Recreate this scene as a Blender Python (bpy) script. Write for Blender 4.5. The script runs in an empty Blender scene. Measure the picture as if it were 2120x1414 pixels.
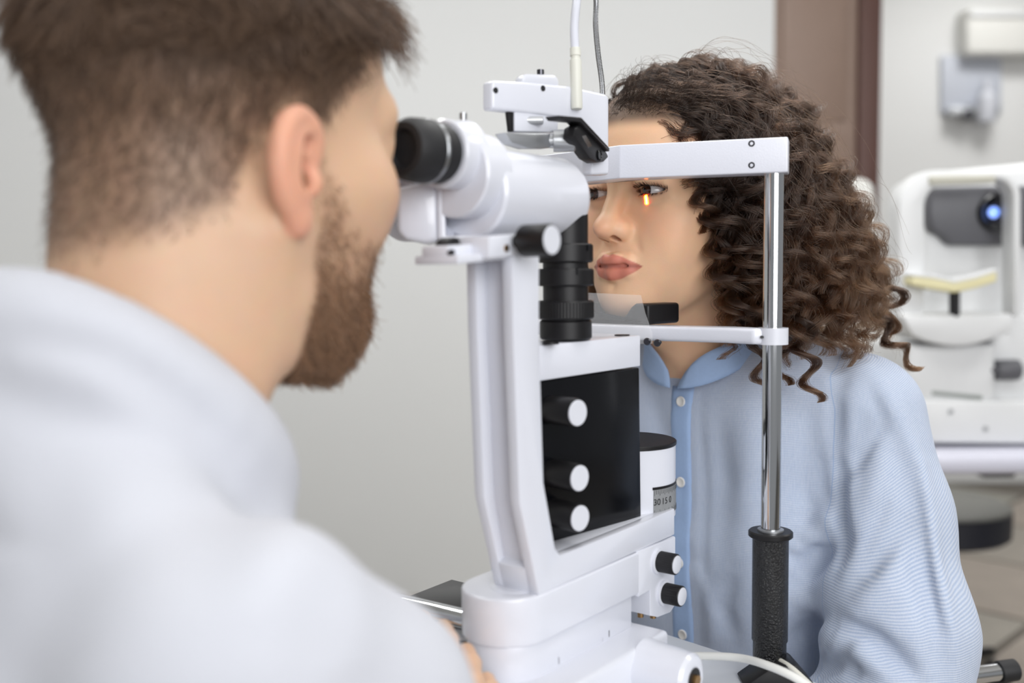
import bpy, bmesh, math, random
import numpy as np
from mathutils import Vector, Matrix, Euler

random.seed(7)
SC = bpy.context.scene
COL = SC.collection
R = math.radians

# ------------------------------------------------------------------ camera
F, CX, CY = 2061.0, 1060.0, 707.0          # focal length in pixels of the 2120 x 1414 frame
CAM = Vector((0, 0, 1.084))
PITCH, ROLL = R(3.94), R(0.5)
RC = Matrix.Rotation(R(90) - PITCH, 3, 'X') @ Matrix.Rotation(-ROLL, 3, 'Z')
cd = bpy.data.cameras.new('camera'); cam = bpy.data.objects.new('camera', cd); COL.objects.link(cam)
cam.matrix_world = Matrix.Translation(CAM) @ RC.to_4x4()
cd.sensor_width = 36.0; cd.lens = F / 2120 * 36.0
cd.clip_start = 0.02; cd.clip_end = 60
cd.dof.use_dof = True; cd.dof.focus_distance = 0.86; cd.dof.aperture_fstop = 3.0
SC.camera = cam

# ------------------------------------------------------------------ light
SC.view_settings.view_transform = 'Standard'
SC.view_settings.look = 'None'
SC.view_settings.gamma = 1.0
SC.view_settings.use_curve_mapping = False
SC.view_settings.exposure = -0.12
W = bpy.data.worlds.new('world'); SC.world = W; W.use_nodes = True
bgn = W.node_tree.nodes['Background']
bgn.inputs[0].default_value = (0.96, 0.98, 1.0, 1); bgn.inputs[1].default_value = 0.34

def area_light(name, loc, target, sx, sy, power, col=(1, 1, 1)):
    l = bpy.data.lights.new(name, 'AREA'); l.shape = 'RECTANGLE'; l.size = sx; l.size_y = sy
    l.energy = power; l.color = col
    o = bpy.data.objects.new(name, l); COL.objects.link(o)
    o.location = loc
    d = Vector(target) - Vector(loc)
    o.rotation_euler = d.to_track_quat('-Z', 'Y').to_euler()
    return o
# ceiling panel lamps of the room and an added fill light behind the camera
CEIL = 2.75
for i, (lx, ly) in enumerate(((-0.9, 0.5), (0.55, 0.5), (-0.9, 1.75), (0.55, 1.75), (2.2, 4.0), (2.2, 1.2))):
    area_light('ceiling_panel_light', (lx, ly, CEIL - 0.03), (lx, ly, 0), 0.58, 0.58, (4, 5, 17, 15, 16, 13)[i], (1.0, 1.0, 0.99))  # the panel before the far wall is added to brighten that wall
FACE_FILL = area_light('face_fill_light', (0.9, -1.7, 1.7), (0.15, 0.9, 1.1), 2.0, 1.6, 66, (0.985, 0.99, 1.0))  # unseen fill, added to brighten the woman's face

# ------------------------------------------------------------------ helpers
def ray(px, py):
    return RC @ Vector(((px - CX) / F, -(py - CY) / F, -1.0))
def at(px, py, Y):                      # the point at distance Y (along world Y) behind a pixel
    r = ray(px, py); return CAM + r * (Y / r.y)
def on(px, py, p0, n):                  # the point of a plane behind a pixel
    r = ray(px, py); return CAM + r * ((p0 - CAM).dot(n) / r.dot(n))
def U(deg): return Vector((math.sin(R(deg)), math.cos(R(deg)), 0))     # horizontal, deg to the right of the view
def V(deg): return Vector((math.cos(R(deg)), -math.sin(R(deg)), 0))    # its right-hand perpendicular
ZV = Vector((0, 0, 1))

def props(o, label=None, cat=None, group=None, kind=None):
    for k, v in (('label', label), ('category', cat), ('group', group), ('kind', kind)):
        if v: o[k] = v
    return o
def empty(name, loc, label=None, cat=None, group=None):
    o = bpy.data.objects.new(name, None); COL.objects.link(o); o.location = loc
    o.empty_display_size = 0.05
    return props(o, label, cat, group)
def wloc(o):
    v = Vector(o.location)
    while o.parent: o = o.parent; v = v + Vector(o.location)
    return v

def link_mesh(name, me, mat, parent=None, origin=None):
    """me is in world coordinates; it is re-based on its parent or on its own origin"""
    base = wloc(parent) if parent else (Vector(origin) if origin is not None else Vector((0, 0, 0)))
    if base.length > 0: me.transform(Matrix.Translation(-base))
    if mat is not None: me.materials.append(mat)
    o = bpy.data.objects.new(name, me); COL.objects.link(o)
    if parent: o.parent = parent
    else: o.location = base
    return o

def frame_of(d):
    d = d.normalized()
    a = d.cross(ZV)
    if a.length < 1e-4: a = Vector((1, 0, 0))
    a.normalize()
    return a, d.cross(a).normalized()

class MB:
    def __init__(s): s.bm = bmesh.new()
    def verts(s, pts): return [s.bm.verts.new(p) for p in pts]
    def ring_faces(s, a, b):
        n = len(a)
        for i in range(n): s.bm.faces.new((a[i], a[(i + 1) % n], b[(i + 1) % n], b[i]))
    def prism(s, pts, off):
        """a polygon of points swept along off"""
        a = s.verts(pts); b = s.verts([Vector(p) + off for p in pts])
        s.bm.faces.new(a); s.bm.faces.new(b[::-1]); s.ring_faces(b, a)
        return s
    def box(s, o, u, v, w):
        """corner o and three edge vectors"""
        o = Vector(o); return s.prism([o, o + u, o + u + v, o + v], w)
    def cbox(s, c, ax, sx, ay, sy, sz):
        c = Vector(c); return s.box(c - ax * sx / 2 - ay * sy / 2 - ZV * sz / 2, ax * sx, ay * sy, ZV * sz)
    def lathe(s, p, d, prof, seg=40, knurl=None):
        """prof: list of (distance along d, radius); knurl: set of profile indices with a toothed rim"""
        p = Vector(p); d = Vector(d).normalized(); a, b = frame_of(d)
        rings = []
        for k, (t, r) in enumerate(prof):
            rg = []
            for i in range(seg):
                rr = r
                if knurl and k in knurl and i % 2: rr = r * knurl[k]
                ph = 2 * math.pi * i / seg
                rg.append(p + d * t + (a * math.cos(ph) + b * math.sin(ph)) * max(rr, 1e-5))
            rings.append(s.verts(rg))
        for k in range(len(rings) - 1): s.ring_faces(rings[k], rings[k + 1])
        s.bm.faces.new(rings[0][::-1]); s.bm.faces.new(rings[-1])
        return s
    def cyl(s, p0, p1, r0, r1=None, seg=32):
        p0 = Vector(p0); p1 = Vector(p1)
        return s.lathe(p0, p1 - p0, [(0, r0), ((p1 - p0).length, r0 if r1 is None else r1)], seg)
    def tube(s, path, r, seg=12):
        path = [Vector(p) for p in path]; n = len(path); rings = []
        ref = None
        for k in range(n):
            d = (path[min(k + 1, n - 1)] - path[max(k - 1, 0)]).normalized()
            if ref is None:
                ref, _ = frame_of(d)
            ref = (ref - d * ref.dot(d)).normalized(); b = d.cross(ref)
            rr = r[k] if isinstance(r, (list, tuple)) else r
            rings.append(s.verts([path[k] + (ref * math.cos(2 * math.pi * i / seg) + b * math.sin(2 * math.pi * i / seg)) * rr for i in range(seg)]))
        for k in range(n - 1): s.ring_faces(rings[k], rings[k + 1])
        s.bm.faces.new(rings[0][::-1]); s.bm.faces.new(rings[-1])
        return s
    def build(s, name, mat, parent=None, origin=None, bevel=0.0, bseg=2, sharp=32, blimit=25):
        bm = s.bm
        bmesh.ops.recalc_face_normals(bm, faces=bm.faces)
        if bevel:
            es = [e for e in bm.edges if len(e.link_faces) == 2 and e.calc_face_angle(0) > R(blimit)]
            bmesh.ops.bevel(bm, geom=es, offset=bevel, segments=bseg, profile=0.5, affect='EDGES', clamp_overlap=True)
        for f in bm.faces: f.smooth = True
        for e in bm.edges:
            if len(e.link_faces) == 2 and e.calc_face_angle(0) > R(sharp): e.smooth = False
        me = bpy.data.meshes.new(name); bm.to_mesh(me); bm.free()
        return link_mesh(name, me, mat, parent, origin)

def spline(pts, n=12):
    """Catmull-Rom through pts"""
    pts = [Vector(p) for p in pts]; P = [2 * pts[0] - pts[1]] + pts + [2 * pts[-1] - pts[-2]]
    out = []
    for k in range(1, len(P) - 2):
        for i in range(n):
            t = i / n
            a, b, c, d = P[k - 1], P[k], P[k + 1], P[k + 2]
            out.append(0.5 * ((2 * b) + (c - a) * t + (2 * a - 5 * b + 4 * c - d) * t * t + (3 * b - a - 3 * c + d) * t ** 3))
    out.append(pts[-1]); return out

# ------------------------------------------------------------------ materials
def new_mat(name):
    m = bpy.data.materials.new(name); m.use_nodes = True
    nt = m.node_tree; return m, nt, nt.nodes['Principled BSDF']
def lin(c):
    return tuple((x / 12.92 if x <= 0.04045 else ((x + 0.055) / 1.055) ** 2.4) for x in (v / 255 for v in c))
def mat(name, rgb, rough=0.5, metal=0.0, coat=0.0, spec=0.5, var=0.0, vscale=8.0, bump=0.0, bscale=200.0, bdetail=2.0, sheen=0.0, aniso=0.0):
    m, nt, b = new_mat(name)
    c = lin(rgb)
    b.inputs['Base Color'].default_value = (*c, 1)
    b.inputs['Roughness'].default_value = rough; b.inputs['Metallic'].default_value = metal
    b.inputs['Coat Weight'].default_value = coat; b.inputs['Coat Roughness'].default_value = 0.08
    b.inputs['Specular IOR Level'].default_value = spec
    b.inputs['Sheen Weight'].default_value = sheen
    tc = nt.nodes.new('ShaderNodeTexCoord')
    if var:
        n = nt.nodes.new('ShaderNodeTexNoise'); n.inputs['Scale'].default_value = vscale; n.inputs['Detail'].default_value = 4
        nt.links.new(tc.outputs['Object'], n.inputs['Vector'])
        mx = nt.nodes.new('ShaderNodeMix'); mx.data_type = 'RGBA'
        mx.inputs[6].default_value = (*[x * (1 - var) for x in c], 1); mx.inputs[7].default_value = (*[min(1, x * (1 + var)) for x in c], 1)
        nt.links.new(n.outputs['Fac'], mx.inputs[0]); nt.links.new(mx.outputs[2], b.inputs['Base Color'])
    if bump:
        n = nt.nodes.new('ShaderNodeTexNoise'); n.inputs['Scale'].default_value = bscale; n.inputs['Detail'].default_value = bdetail
        nt.links.new(tc.outputs['Object'], n.inputs['Vector'])
        bp = nt.nodes.new('ShaderNodeBump'); bp.inputs['Strength'].default_value = bump; bp.inputs['Distance'].default_value = 0.002
        nt.links.new(n.outputs['Fac'], bp.inputs['Height']); nt.links.new(bp.outputs['Normal'], b.inputs['Normal'])
    return m
M = {}
M['white'] = mat('white_enamel', (218, 220, 229), 0.3, coat=0.5, var=0.015, vscale=12, bump=0.02, bscale=500)
M['white_glossy'] = mat('white_stippled_enamel', (224, 226, 236), 0.28, coat=0.3, bump=0.06, bscale=700)
M['black'] = mat('black_anodised', (22, 21, 23), 0.42, spec=0.35, var=0.25, vscale=60)
M['black_gloss'] = mat('black_glossy_panel', (7, 8, 12), 0.2, spec=0.3, var=0.3, vscale=30)
M['black_rubber'] = mat('black_rubber', (24, 24, 27), 0.6)
M['black_crackle'] = mat('black_crackle_paint', (15, 15, 17), 0.26, coat=0.2, bump=1.0, bscale=650, bdetail=2)
M['chrome'] = mat('chrome', (205, 207, 210), 0.10, metal=1.0)
M['steel'] = mat('brushed_steel', (170, 172, 175), 0.3, metal=1.0, var=0.1, vscale=60)
M['alu'] = mat('matt_aluminium', (185, 187, 190), 0.38, metal=0.85)
M['ivory'] = mat('ivory_plastic', (222, 222, 212), 0.4)
M['cap'] = mat('white_plastic_cap', (212, 214, 222), 0.45)
M['wall'] = mat('wall_paint', (222, 223, 223), 0.85, var=0.012, vscale=2.5, bump=0.05, bscale=120)
M['wall_white'] = mat('white_wall_paint', (232, 232, 231), 0.85, var=0.01, vscale=2)
M['ceiling'] = mat('ceiling_paint', (240, 240, 238), 0.9)
M['door'] = mat('brown_door_laminate', (139, 117, 104), 0.5, var=0.06, vscale=18)
M['door_frame'] = mat('dark_brown_door_frame', (84, 54, 46), 0.5, var=0.1, vscale=20)
M['table'] = mat('table_laminate', (214, 217, 222), 0.35, var=0.01)
M['screw'] = mat('screw_steel', (90, 90, 95), 0.3, metal=1.0)
M['brass'] = mat('brass', (176, 140, 95), 0.35, metal=1.0)
M['print'] = mat('black_print', (25, 25, 28), 0.5)
M['plastic'] = mat('instrument_plastic', (226, 227, 228), 0.4, var=0.01)
M['plastic_grey'] = mat('dark_grey_plastic', (92, 92, 97), 0.45, var=0.08, vscale=30)
M['cream'] = mat('cream_pad', (232, 224, 180), 0.5)
M['stool_top'] = mat('grey_vinyl', (118, 118, 113), 0.5, var=0.06)
M['stool_side'] = mat('dark_navy_vinyl', (28, 30, 42), 0.5)

# ------------------------------------------------------------------ the room
def quad_px(Y, x0, x1, y0, y1):         # a frontal rectangle at distance Y
    return [at(x0, y1, Y), at(x1, y1, Y), at(x1, y0, Y), at(x0, y0, Y)]
WY, BY = 3.3, 5.0
door_x0 = at(1601, 300, WY).x
door_x1 = at(1776, 200, WY).x
frame_x1 = at(1821, 200, WY).x
props(MB().box((-3.2, WY, 0), Vector((door_x0 + 3.2, 0, 0)), Vector((0, 0.14, 0)), ZV * CEIL).build('wall_left', M['wall']), kind='structure')
props(MB().box((-3.34, -2.2, 0), Vector((0.14, 0, 0)), Vector((0, 5.64, 0)), ZV * CEIL).build('wall_side', M['wall']), kind='structure')
props(MB().box((0.6, BY, 0), Vector((4.4, 0, 0)), Vector((0, 0.14, 0)), ZV * CEIL).build('wall_back', M['wall_white']), kind='structure')
props(MB().box((-3.34, -2.2, CEIL), Vector((8.4, 0, 0)), Vector((0, 7.5, 0)), ZV * 0.1).build('ceiling', M['ceiling']), kind='structure')

# bars put round the added fill light, standing free without a wall
wn = empty('fill_frame', FACE_FILL.location); props(wn, kind='structure')
bpy.context.view_layer.update()
wx, wy, wz = (Vector(FACE_FILL.matrix_world.to_3x3().col[k]).normalized() for k in range(3))
for cx_, cy_, sx_, sy_ in ((0, 0.83, 2.12, 0.06), (0, -0.83, 2.12, 0.06), (1.03, 0, 0.06, 1.6), (-1.03, 0, 0.06, 1.6)):
    c_ = Vector(FACE_FILL.location) + wx * cx_ + wy * cy_ + wz * 0.01
    MB().box(c_ - wx * sx_ / 2 - wy * sy_ / 2, wx * sx_, wy * sy_, wz * 0.05).build('fill_frame_bar', M['wall_white'], wn, bevel=0.006)
# brown door with a dark frame at the end of the plain wall
d1 = empty('door_1', (door_x0, WY + 0.02, 0)); props(d1, kind='structure')
MB().box((door_x0 + 0.001, WY + 0.02, 0.005), Vector((door_x1 - door_x0, 0, 0)), Vector((0, 0.045, 0)), ZV * 2.1).build('door_leaf', M['door'], d1)
zg = at(1700, 262, WY).z
for k in range(2):
    zz = zg - 0.03 - k * 0.62
    MB().box((door_x0 + 0.03, WY + 0.012, zz - 0.5), Vector((door_x1 - door_x0 - 0.06, 0, 0)), Vector((0, 0.012, 0)), ZV * 0.5).build('door_panel', M['door'], d1, bevel=0.006)
MB().box((door_x0 + 0.03, WY + 0.012, zg + 0.02), Vector((door_x1 - door_x0 - 0.06, 0, 0)), Vector((0, 0.012, 0)), ZV * (2.05 - zg)).build('door_panel', M['door'], d1, bevel=0.006)
MB().box((door_x1 + 0.002, WY - 0.01, 0), Vector((frame_x1 - door_x1, 0, 0)), Vector((0, 0.12, 0)), ZV * 2.18).build('door_frame', M['door_frame'], d1, bevel=0.008)
# wall above the door
props(MB().box((door_x0 + 0.001, WY, 2.181), Vector((frame_x1 - door_x0 + 0.3, 0, 0)), Vector((0, 0.14, 0)), ZV * (CEIL - 2.182)).build('wall_lintel', M['wall']), kind='structure')

# ceiling lamps (bodies of the panel lights)
def emit(name, rgb, s):
    m, nt, b = new_mat(name)
    b.inputs['Emission Color'].default_value = (*rgb, 1); b.inputs['Emission Strength'].default_value = s
    b.inputs['Base Color'].default_value = (0.8, 0.8, 0.8, 1); return m
LAMP_AT = ('over the left of the table near the camera', 'over the right of the table near the camera', 'beyond the table, before the plain wall', 'beyond the table, before the brown door', 'over the refractor, added to brighten the far wall', 'over the floor right of the seated woman')
M['lamp'] = emit('lamp_diffuser', (1, 0.99, 0.97), 3.0)
for i, (lx, ly) in enumerate(((-0.9, 0.5), (0.55, 0.5), (-0.9, 1.75), (0.55, 1.75), (2.2, 4.0), (2.2, 1.2))):
    e = empty('ceiling_lamp', (lx, ly, CEIL), 'square white ceiling panel lamp ' + LAMP_AT[i], 'lamp', 'ceiling panel lamps')
    MB().cbox((lx, ly, CEIL - 0.008), Vector((1, 0, 0)), 0.6, Vector((0, 1, 0)), 0.6, 0.014).build('lamp_frame', M['ceiling'], e, bevel=0.003)
    MB().cbox((lx, ly, CEIL - 0.019), Vector((1, 0, 0)), 0.57, Vector((0, 1, 0)), 0.57, 0.008).build('diffuser', M['lamp'], e)

# floor: a screed with stone tiles laid on the diagonal
m, nt, b = new_mat('floor_tile'); M['tile'] = m
oi = nt.nodes.new('ShaderNodeObjectInfo'); tc = nt.nodes.new('ShaderNodeTexCoord')
n = nt.nodes.new('ShaderNodeTexNoise'); n.inputs['Scale'].default_value = 9; n.inputs['Detail'].default_value = 6
nt.links.new(tc.outputs['Object'], n.inputs['Vector'])
mx = nt.nodes.new('ShaderNodeMix'); mx.data_type = 'RGBA'
mx.inputs[6].default_value = (*lin((166, 164, 154)), 1); mx.inputs[7].default_value = (*lin((183, 170, 158)), 1)
nt.links.new(oi.outputs['Random'], mx.inputs[0])
mx2 = nt.nodes.new('ShaderNodeMix'); mx2.data_type = 'RGBA'; mx2.blend_type = 'MULTIPLY'; mx2.inputs[0].default_value = 0.35
nt.links.new(mx.outputs[2], mx2.inputs[6]); nt.links.new(n.outputs['Fac'], mx2.inputs[7]); nt.links.new(mx2.outputs[2], b.inputs['Base Color'])
b.inputs['Roughness'].default_value = 0.45
M['grout'] = mat('dark_grout', (112, 106, 98), 0.8)
fl = props(MB().box((-3.34, -2.2, -0.1), Vector((8.4, 0, 0)), Vector((0, 7.5, 0)), ZV * 0.095).build('floor', M['grout']), kind='structure')
P0 = Vector((0, 0, 0))
j0 = on(2035, 1156, P0, ZV); j1 = on(2120, 1172, P0, ZV)
du = (j1 - j0); du.z = 0; du.normalize(); dv = Vector((-du.y, du.x, 0))
TS, GAP = 0.60, 0.026
jd = on(2070, 1342, P0, ZV)
off_u = (jd - j0).dot(du)
tile_me = None
h = (TS - GAP) / 2
for a in range(-10, 11):
    for c in range(-10, 11):
        ce = j0 + du * (off_u + (a + 0.5) * TS) + dv * ((c + 0.5) * TS)
        if not (-3.0 < ce.x < 4.7 and -0.2 < ce.y < 4.75): continue
        if tile_me is None:
            mb = MB(); mb.box(-du * h - dv * h - ZV * 0.006, du * 2 * h, dv * 2 * h, ZV * 0.006)
            o = mb.build('tile', M['tile'], None, bevel=0.002, bseg=1); tile_me = o.data
        else:
            o = bpy.data.objects.new('tile', tile_me); COL.objects.link(o)
        o.parent = fl; o.location = (ce.x, ce.y, 0.001)

# ------------------------------------------------------------------ far things
# white examination chair behind the curls
c0 = Vector((at(1730, 600, 2.75).x, 2.75, 0))
ec = empty('examination_chair', c0, 'white upholstered examination chair with tall headrest standing before the brown door', 'chair')
M['white_vinyl'] = mat('white_vinyl', (232, 232, 228), 0.5)
X1 = Vector((1, 0, 0)); Y1 = Vector((0, 1, 0))
hz = at(1780, 368, 2.75).z
hw = at(1815, 420, 2.75).x - c0.x
MB().prism([c0 + X1 * x + ZV * z for x, z in ((-hw, hz - 0.26), (hw + 0.02, hz - 0.26), (hw - 0.005, hz - 0.02), (hw - 0.03, hz), (-hw + 0.03, hz), (-hw, hz - 0.02))], Y1 * 0.09).build('headrest', M['white_vinyl'], ec, bevel=0.02, bseg=4)
MB().box(c0 + Vector((-0.22, 0.01, 0.5)), X1 * 0.44, Y1 * 0.1, ZV * (hz - 0.28 - 0.5)).build('backrest', M['white_vinyl'], ec, bevel=0.03, bseg=4)
MB().box(c0 + Vector((-0.24, 0.0, 0.42)), X1 * 0.48, Y1 * 0.42, ZV * 0.1).build('seat', M['white_vinyl'], ec, bevel=0.03, bseg=4)
MB().lathe(c0 + Vector((0, 0.2, 0.002)), ZV, [(0, 0.24), (0.03, 0.24), (0.05, 0.06), (0.42, 0.05)]).build('pedestal', M['steel'], ec)

# second instrument: automatic refractor on its own table
AY = 1.86
tz = 0.75
ar0 = on(2060, 925, Vector((0, 0, tz)), ZV)
AY = ar0.y
ar = empty('autorefractor', (at(2040, 900, AY).x, AY, tz), 'white table-top eye refractor with grey lens panel and cream chin pad', 'eye instrument')
def fpr(name, pts, Y, depth, material, bevel=0.004, parent=ar, bseg=3):
    return MB().prism([at(x, y, Y) for x, y in pts], Vector((0, depth, 0))).build(name, material, parent, bevel=bevel, bseg=bseg)
def arc(cx, cy, rx, ry, a0, a1, n=8):
    return [(cx + rx * math.cos(R(a0 + (a1 - a0) * i / n)), cy - ry * math.sin(R(a0 + (a1 - a0) * i / n))) for i in range(n + 1)]
# base body, stepped
fpr('base', [(1890, 918), (2215, 921), (2215, 832), (1890, 828)], AY, 0.26, M['plastic'], 0.008)
fpr('lower_body', [(1878, 830), (2062, 832), (2062, 714), (1878, 714)], AY + 0.012, 0.2, M['plastic'], 0.01)
fpr('side_body', [(2054, 830), (2200, 832), (2200, 650), (2054, 650)], AY + 0.03, 0.2, M['plastic'], 0.01)
fpr('slot', [(1930, 818), (2034, 828), (2034, 819), (1930, 809)], AY + 0.0105, 0.01, mat('slot_grey', (150, 155, 152), 0.5), 0.001)
led = [(1866, 652)] + [(1866 + 230 * i / 10, 672 + 44 * math.sin(math.pi * i / 10) ** 0.6) for i in range(1, 10)] + [(2096, 690), (2098, 650)]
MB().prism([at(x, y, AY - 0.03) for x, y in led], Vector((0, 0.16, 0))).build('chin_ledge', M['plastic'], ar, bevel=0.006)
# head: arch frame with the lens panel inside
arch_o = [(1862, 655)] + arc(1940, 430, 78, 78, 180, 90, 8) + arc(2062, 405, 52, 52, 90, 0, 8) + [(2116, 655)]
arch_i = [(2100, 655)] + arc(2064, 412, 36, 42, 0, 90, 8) + arc(1972, 428, 58, 52, 90, 180, 8) + [(1914, 655)]
MB().prism([at(x, y, AY - 0.01) for x, y in arch_o + arch_i], Vector((0, 0.05, 0))).build('forehead_arch', M['plastic'], ar, bevel=0.004)
fpr('forehead_pad', [(1926, 364), (2062, 362), (2064, 378), (1928, 382)], AY - 0.02, 0.03, mat('pad_grey', (196, 194, 182), 0.6), 0.003)
fpr('head_shell', [(1908, 660), (1908, 470), (1916, 372), (1960, 352), (2200, 330), (2230, 360), (2230, 660)], AY + 0.10, 0.2, M['plastic'], 0.02)
fpr('lens_panel', [(1928, 388), (2100, 384), (2200, 384), (2200, 508), (1972, 508), (1952, 488), (1930, 478), (1922, 440)], AY + 0.07, 0.04, M['plastic_grey'], 0.008)
lc = at(2063, 440, AY + 0.07)
rr = 41 / F * AY
MB().lathe(lc + Vector((0, 0.01, 0)), Vector((0, -1, 0)), [(0, rr * 1.05), (0.02, rr * 1.02), (0.024, rr * 0.92), (0.015, rr * 0.62), (0.012, rr * 0.55)]).build('lens_ring', mat('lens_black', (16, 16, 22), 0.3), ar)
M['lens_blue'] = emit('blue_lens_glow', (0.05, 0.25, 1.0), 1.6)
MB().lathe(lc + Vector((-0.008, -0.004, 0)), Vector((0, -1, 0)), [(0, 0.008), (0.001, 0.0105), (0.002, 0.0105), (0.0021, 0.0075), (0.001, 0.007)]).build('lens_glow', M['lens_blue'], ar)
MB().lathe(lc + Vector((0, -0.0005, 0)), Vector((0, -1, 0)), [(0, rr * 0.55), (0.003, rr * 0.4), (0.004, rr * 0.1)]).build('front_lens', mat('lens_coating', (18, 24, 70), 0.08, coat=1.0), ar)
# chin rest
cr = [(1888, 572), (1930, 575), (1975, 582), (2020, 575), (2064, 562), (2064, 583), (2020, 597), (1978, 606), (1930, 598), (1888, 590)]
fpr('chin_pad', cr, AY - 0.045, 0.05, M['cream'], 0.003)
fpr('chin_paper', [(1888, 566), (1930, 568), (1975, 578), (2020, 570), (2066, 556), (2066, 562), (2020, 577), (1976, 586), (1930, 576), (1888, 572)], AY - 0.046, 0.052, M['plastic'], 0.0015)
MB().cyl(at(1976, 602, AY - 0.02), at(1976, 660, AY - 0.02), 0.0095).build('chin_stem', M['black'], ar)
kp = at(2092, 768, AY)
MB().lathe(kp + Vector((-0.032, 0.02, 0)), X1, [(0, 0.008), (0.012, 0.008), (0.014, 0.019), (0.055, 0.02), (0.058, 0.017)]).build('joystick_knob', M['plastic_grey'], ar, bevel=0.002)
for px, py in ((1968, 852), (2040, 888)):
    MB().cyl(at(px, py, AY) + Vector((0, 0.002, 0)), at(px, py, AY) - Vector((0, 0.002, 0)), 0.005).build('screw', M['alu'], ar)

tb = empty('refractor_table', (ar0.x + 0.1, AY + 0.15, 0), 'white rounded-edge table carrying the eye refractor', 'table')
tx0 = at(1925, 930, AY - 0.05).x
MB().box((tx0, AY - 0.06, tz - 0.042), X1 * 0.75, Y1 * 0.5, ZV * 0.04).build('table_top', mat('lilac_white_laminate', (205, 205, 218), 0.4), tb, bevel=0.015, bseg=4)
MB().cbox((at(2052, 985, AY + 0.2).x, AY + 0.2, tz - 0.07), X1, 0.07, Y1, 0.07, 0.05).build('bracket', M['black'], tb, bevel=0.006)
cxx = at(2330, 980, AY + 0.3).x
MB().cyl((cxx, AY + 0.3, 0.04), (cxx, AY + 0.3, tz - 0.045), 0.03).build('table_column', M['black'], tb)
MB().lathe((cxx, AY + 0.3, 0.002), ZV, [(0, 0.16), (0.025, 0.16), (0.045, 0.05)]).build('table_foot', mat('brown_foot', (120, 98, 84), 0.5), tb)

# round stool
sz = 0.5
sc_ = on(1935, 1036, Vector((0, 0, sz)), ZV)
st = empty('round_stool', (sc_.x, sc_.y, 0), 'round stool with grey vinyl top and dark navy rim on tiled floor', 'stool')
MB().lathe((sc_.x, sc_.y, sz - 0.012), ZV, [(0, 0.178), (0.006, 0.178), (0.012, 0.165)], 56).build('seat_top', M['stool_top'], st)
MB().lathe((sc_.x, sc_.y, sz - 0.085), ZV, [(0, 0.168), (0.008, 0.178), (0.07, 0.179), (0.073, 0.176)], 56).build('seat_rim', M['stool_side'], st)
MB().cyl((sc_.x, sc_.y, 0.06), (sc_.x, sc_.y, sz - 0.087), 0.025).build('gas_column', M['steel'], st)
for k in range(5):
    a = R(72 * k + 20); d = Vector((math.cos(a), math.sin(a), 0))
    leg = MB().tube([Vector((sc_.x, sc_.y, 0.09)), Vector((sc_.x, sc_.y, 0.08)) + d * 0.2], [0.018, 0.012]).build('leg', M['black'], st)
    q = Vector((sc_.x, sc_.y, 0.03)) + d * 0.2
    MB().lathe(q - V(0) * 0.012 + ZV * 0, V(0), [(0, 0.022), (0.003, 0.027), (0.021, 0.027), (0.024, 0.022)], 20).build('caster', M['black_rubber'], leg)

# dispenser and rack on the far wall
ds = empty('wall_dispenser', at(2050, 118, BY - 0.12), 'white boxy paper dispenser fixed high on the far wall', 'dispenser')
MB().prism(quad_px(BY - 0.13, 2003, 2180, 14, 112), Vector((0, 0.128, 0))).build('body', mat('offwhite_plastic', (226, 225, 220), 0.5), ds, bevel=0.02, bseg=3)
MB().prism(quad_px(BY - 0.145, 2010, 2175, 20, 34), Vector((0, 0.014, 0))).build('lid', M['plastic'], ds, bevel=0.004)
rk = empty('wall_plate', at(2010, 245, BY - 0.05), 'blue-grey wall plate holding small white bottles below the dispenser', 'wall plate')
MB().prism(quad_px(BY - 0.03, 1950, 2074, 114, 234), Vector((0, 0.028, 0))).build('plate', mat('bluegrey_plate', (196, 200, 210), 0.5), rk, bevel=0.006)
MB().prism(quad_px(BY - 0.10, 1970, 2070, 222, 238), Vector((0, 0.068, 0))).build('bracket', M['alu'], rk, bevel=0.004)
for px, r_, hgt, mt in ((2004, 0.025, 0.07, 'screw'), (2042, 0.045, 0.2, 'cap')):
    q = at(px, 240, BY - 0.09)
    q2 = at(px, 222, BY - 0.09)
    b_ = MB().lathe(q - ZV * (0.03 if mt == 'cap' else 0.02), ZV, [(0, r_ * 0.9), (0.01, r_), (hgt * 0.6, r_), (hgt * 0.75, r_ * 0.4), (hgt, r_ * 0.4)], 24).build('bottle', M[mt], None, origin=q)
    props(b_, 'white plastic bottle on the wall plate bracket' if mt == 'cap' else 'small dark metal bottle on the wall plate bracket', 'bottle')

# ------------------------------------------------------------------ instrument table
TZ = 0.75
TH = 45
e1 = on(1387, 1312, Vector((0, 0, TZ)), ZV); e2 = on(1555, 1366, Vector((0, 0, TZ)), ZV)
tv = (e2 - e1).normalized(); tu = Vector((-tv.y, tv.x, 0))          # tv along the patient's edge, tu towards the patient
tt = empty('instrument_table', (e1 - tu * 0.2).xy.to_3d(), 'white laminate instrument table carrying the slit lamp', 'table')
MB().box(Vector((e1.x, e1.y, TZ - 0.03)) - tv * 0.22, tv * 0.50, -tu * 0.42, ZV * 0.03).build('table_top', M['table'], tt, bevel=0.004)
tc0 = Vector((e1.x, e1.y, 0)) - tv * 0.12 - tu * 0.23
MB().cyl(tc0 + ZV * 0.05, tc0 + ZV * (TZ - 0.031), 0.045).build('table_column', M['alu'], tt)
MB().cbox(tc0 + ZV * 0.026, tv, 0.5, tu, 0.10, 0.05).build('table_foot', M['white'], tt, bevel=0.015)

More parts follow.
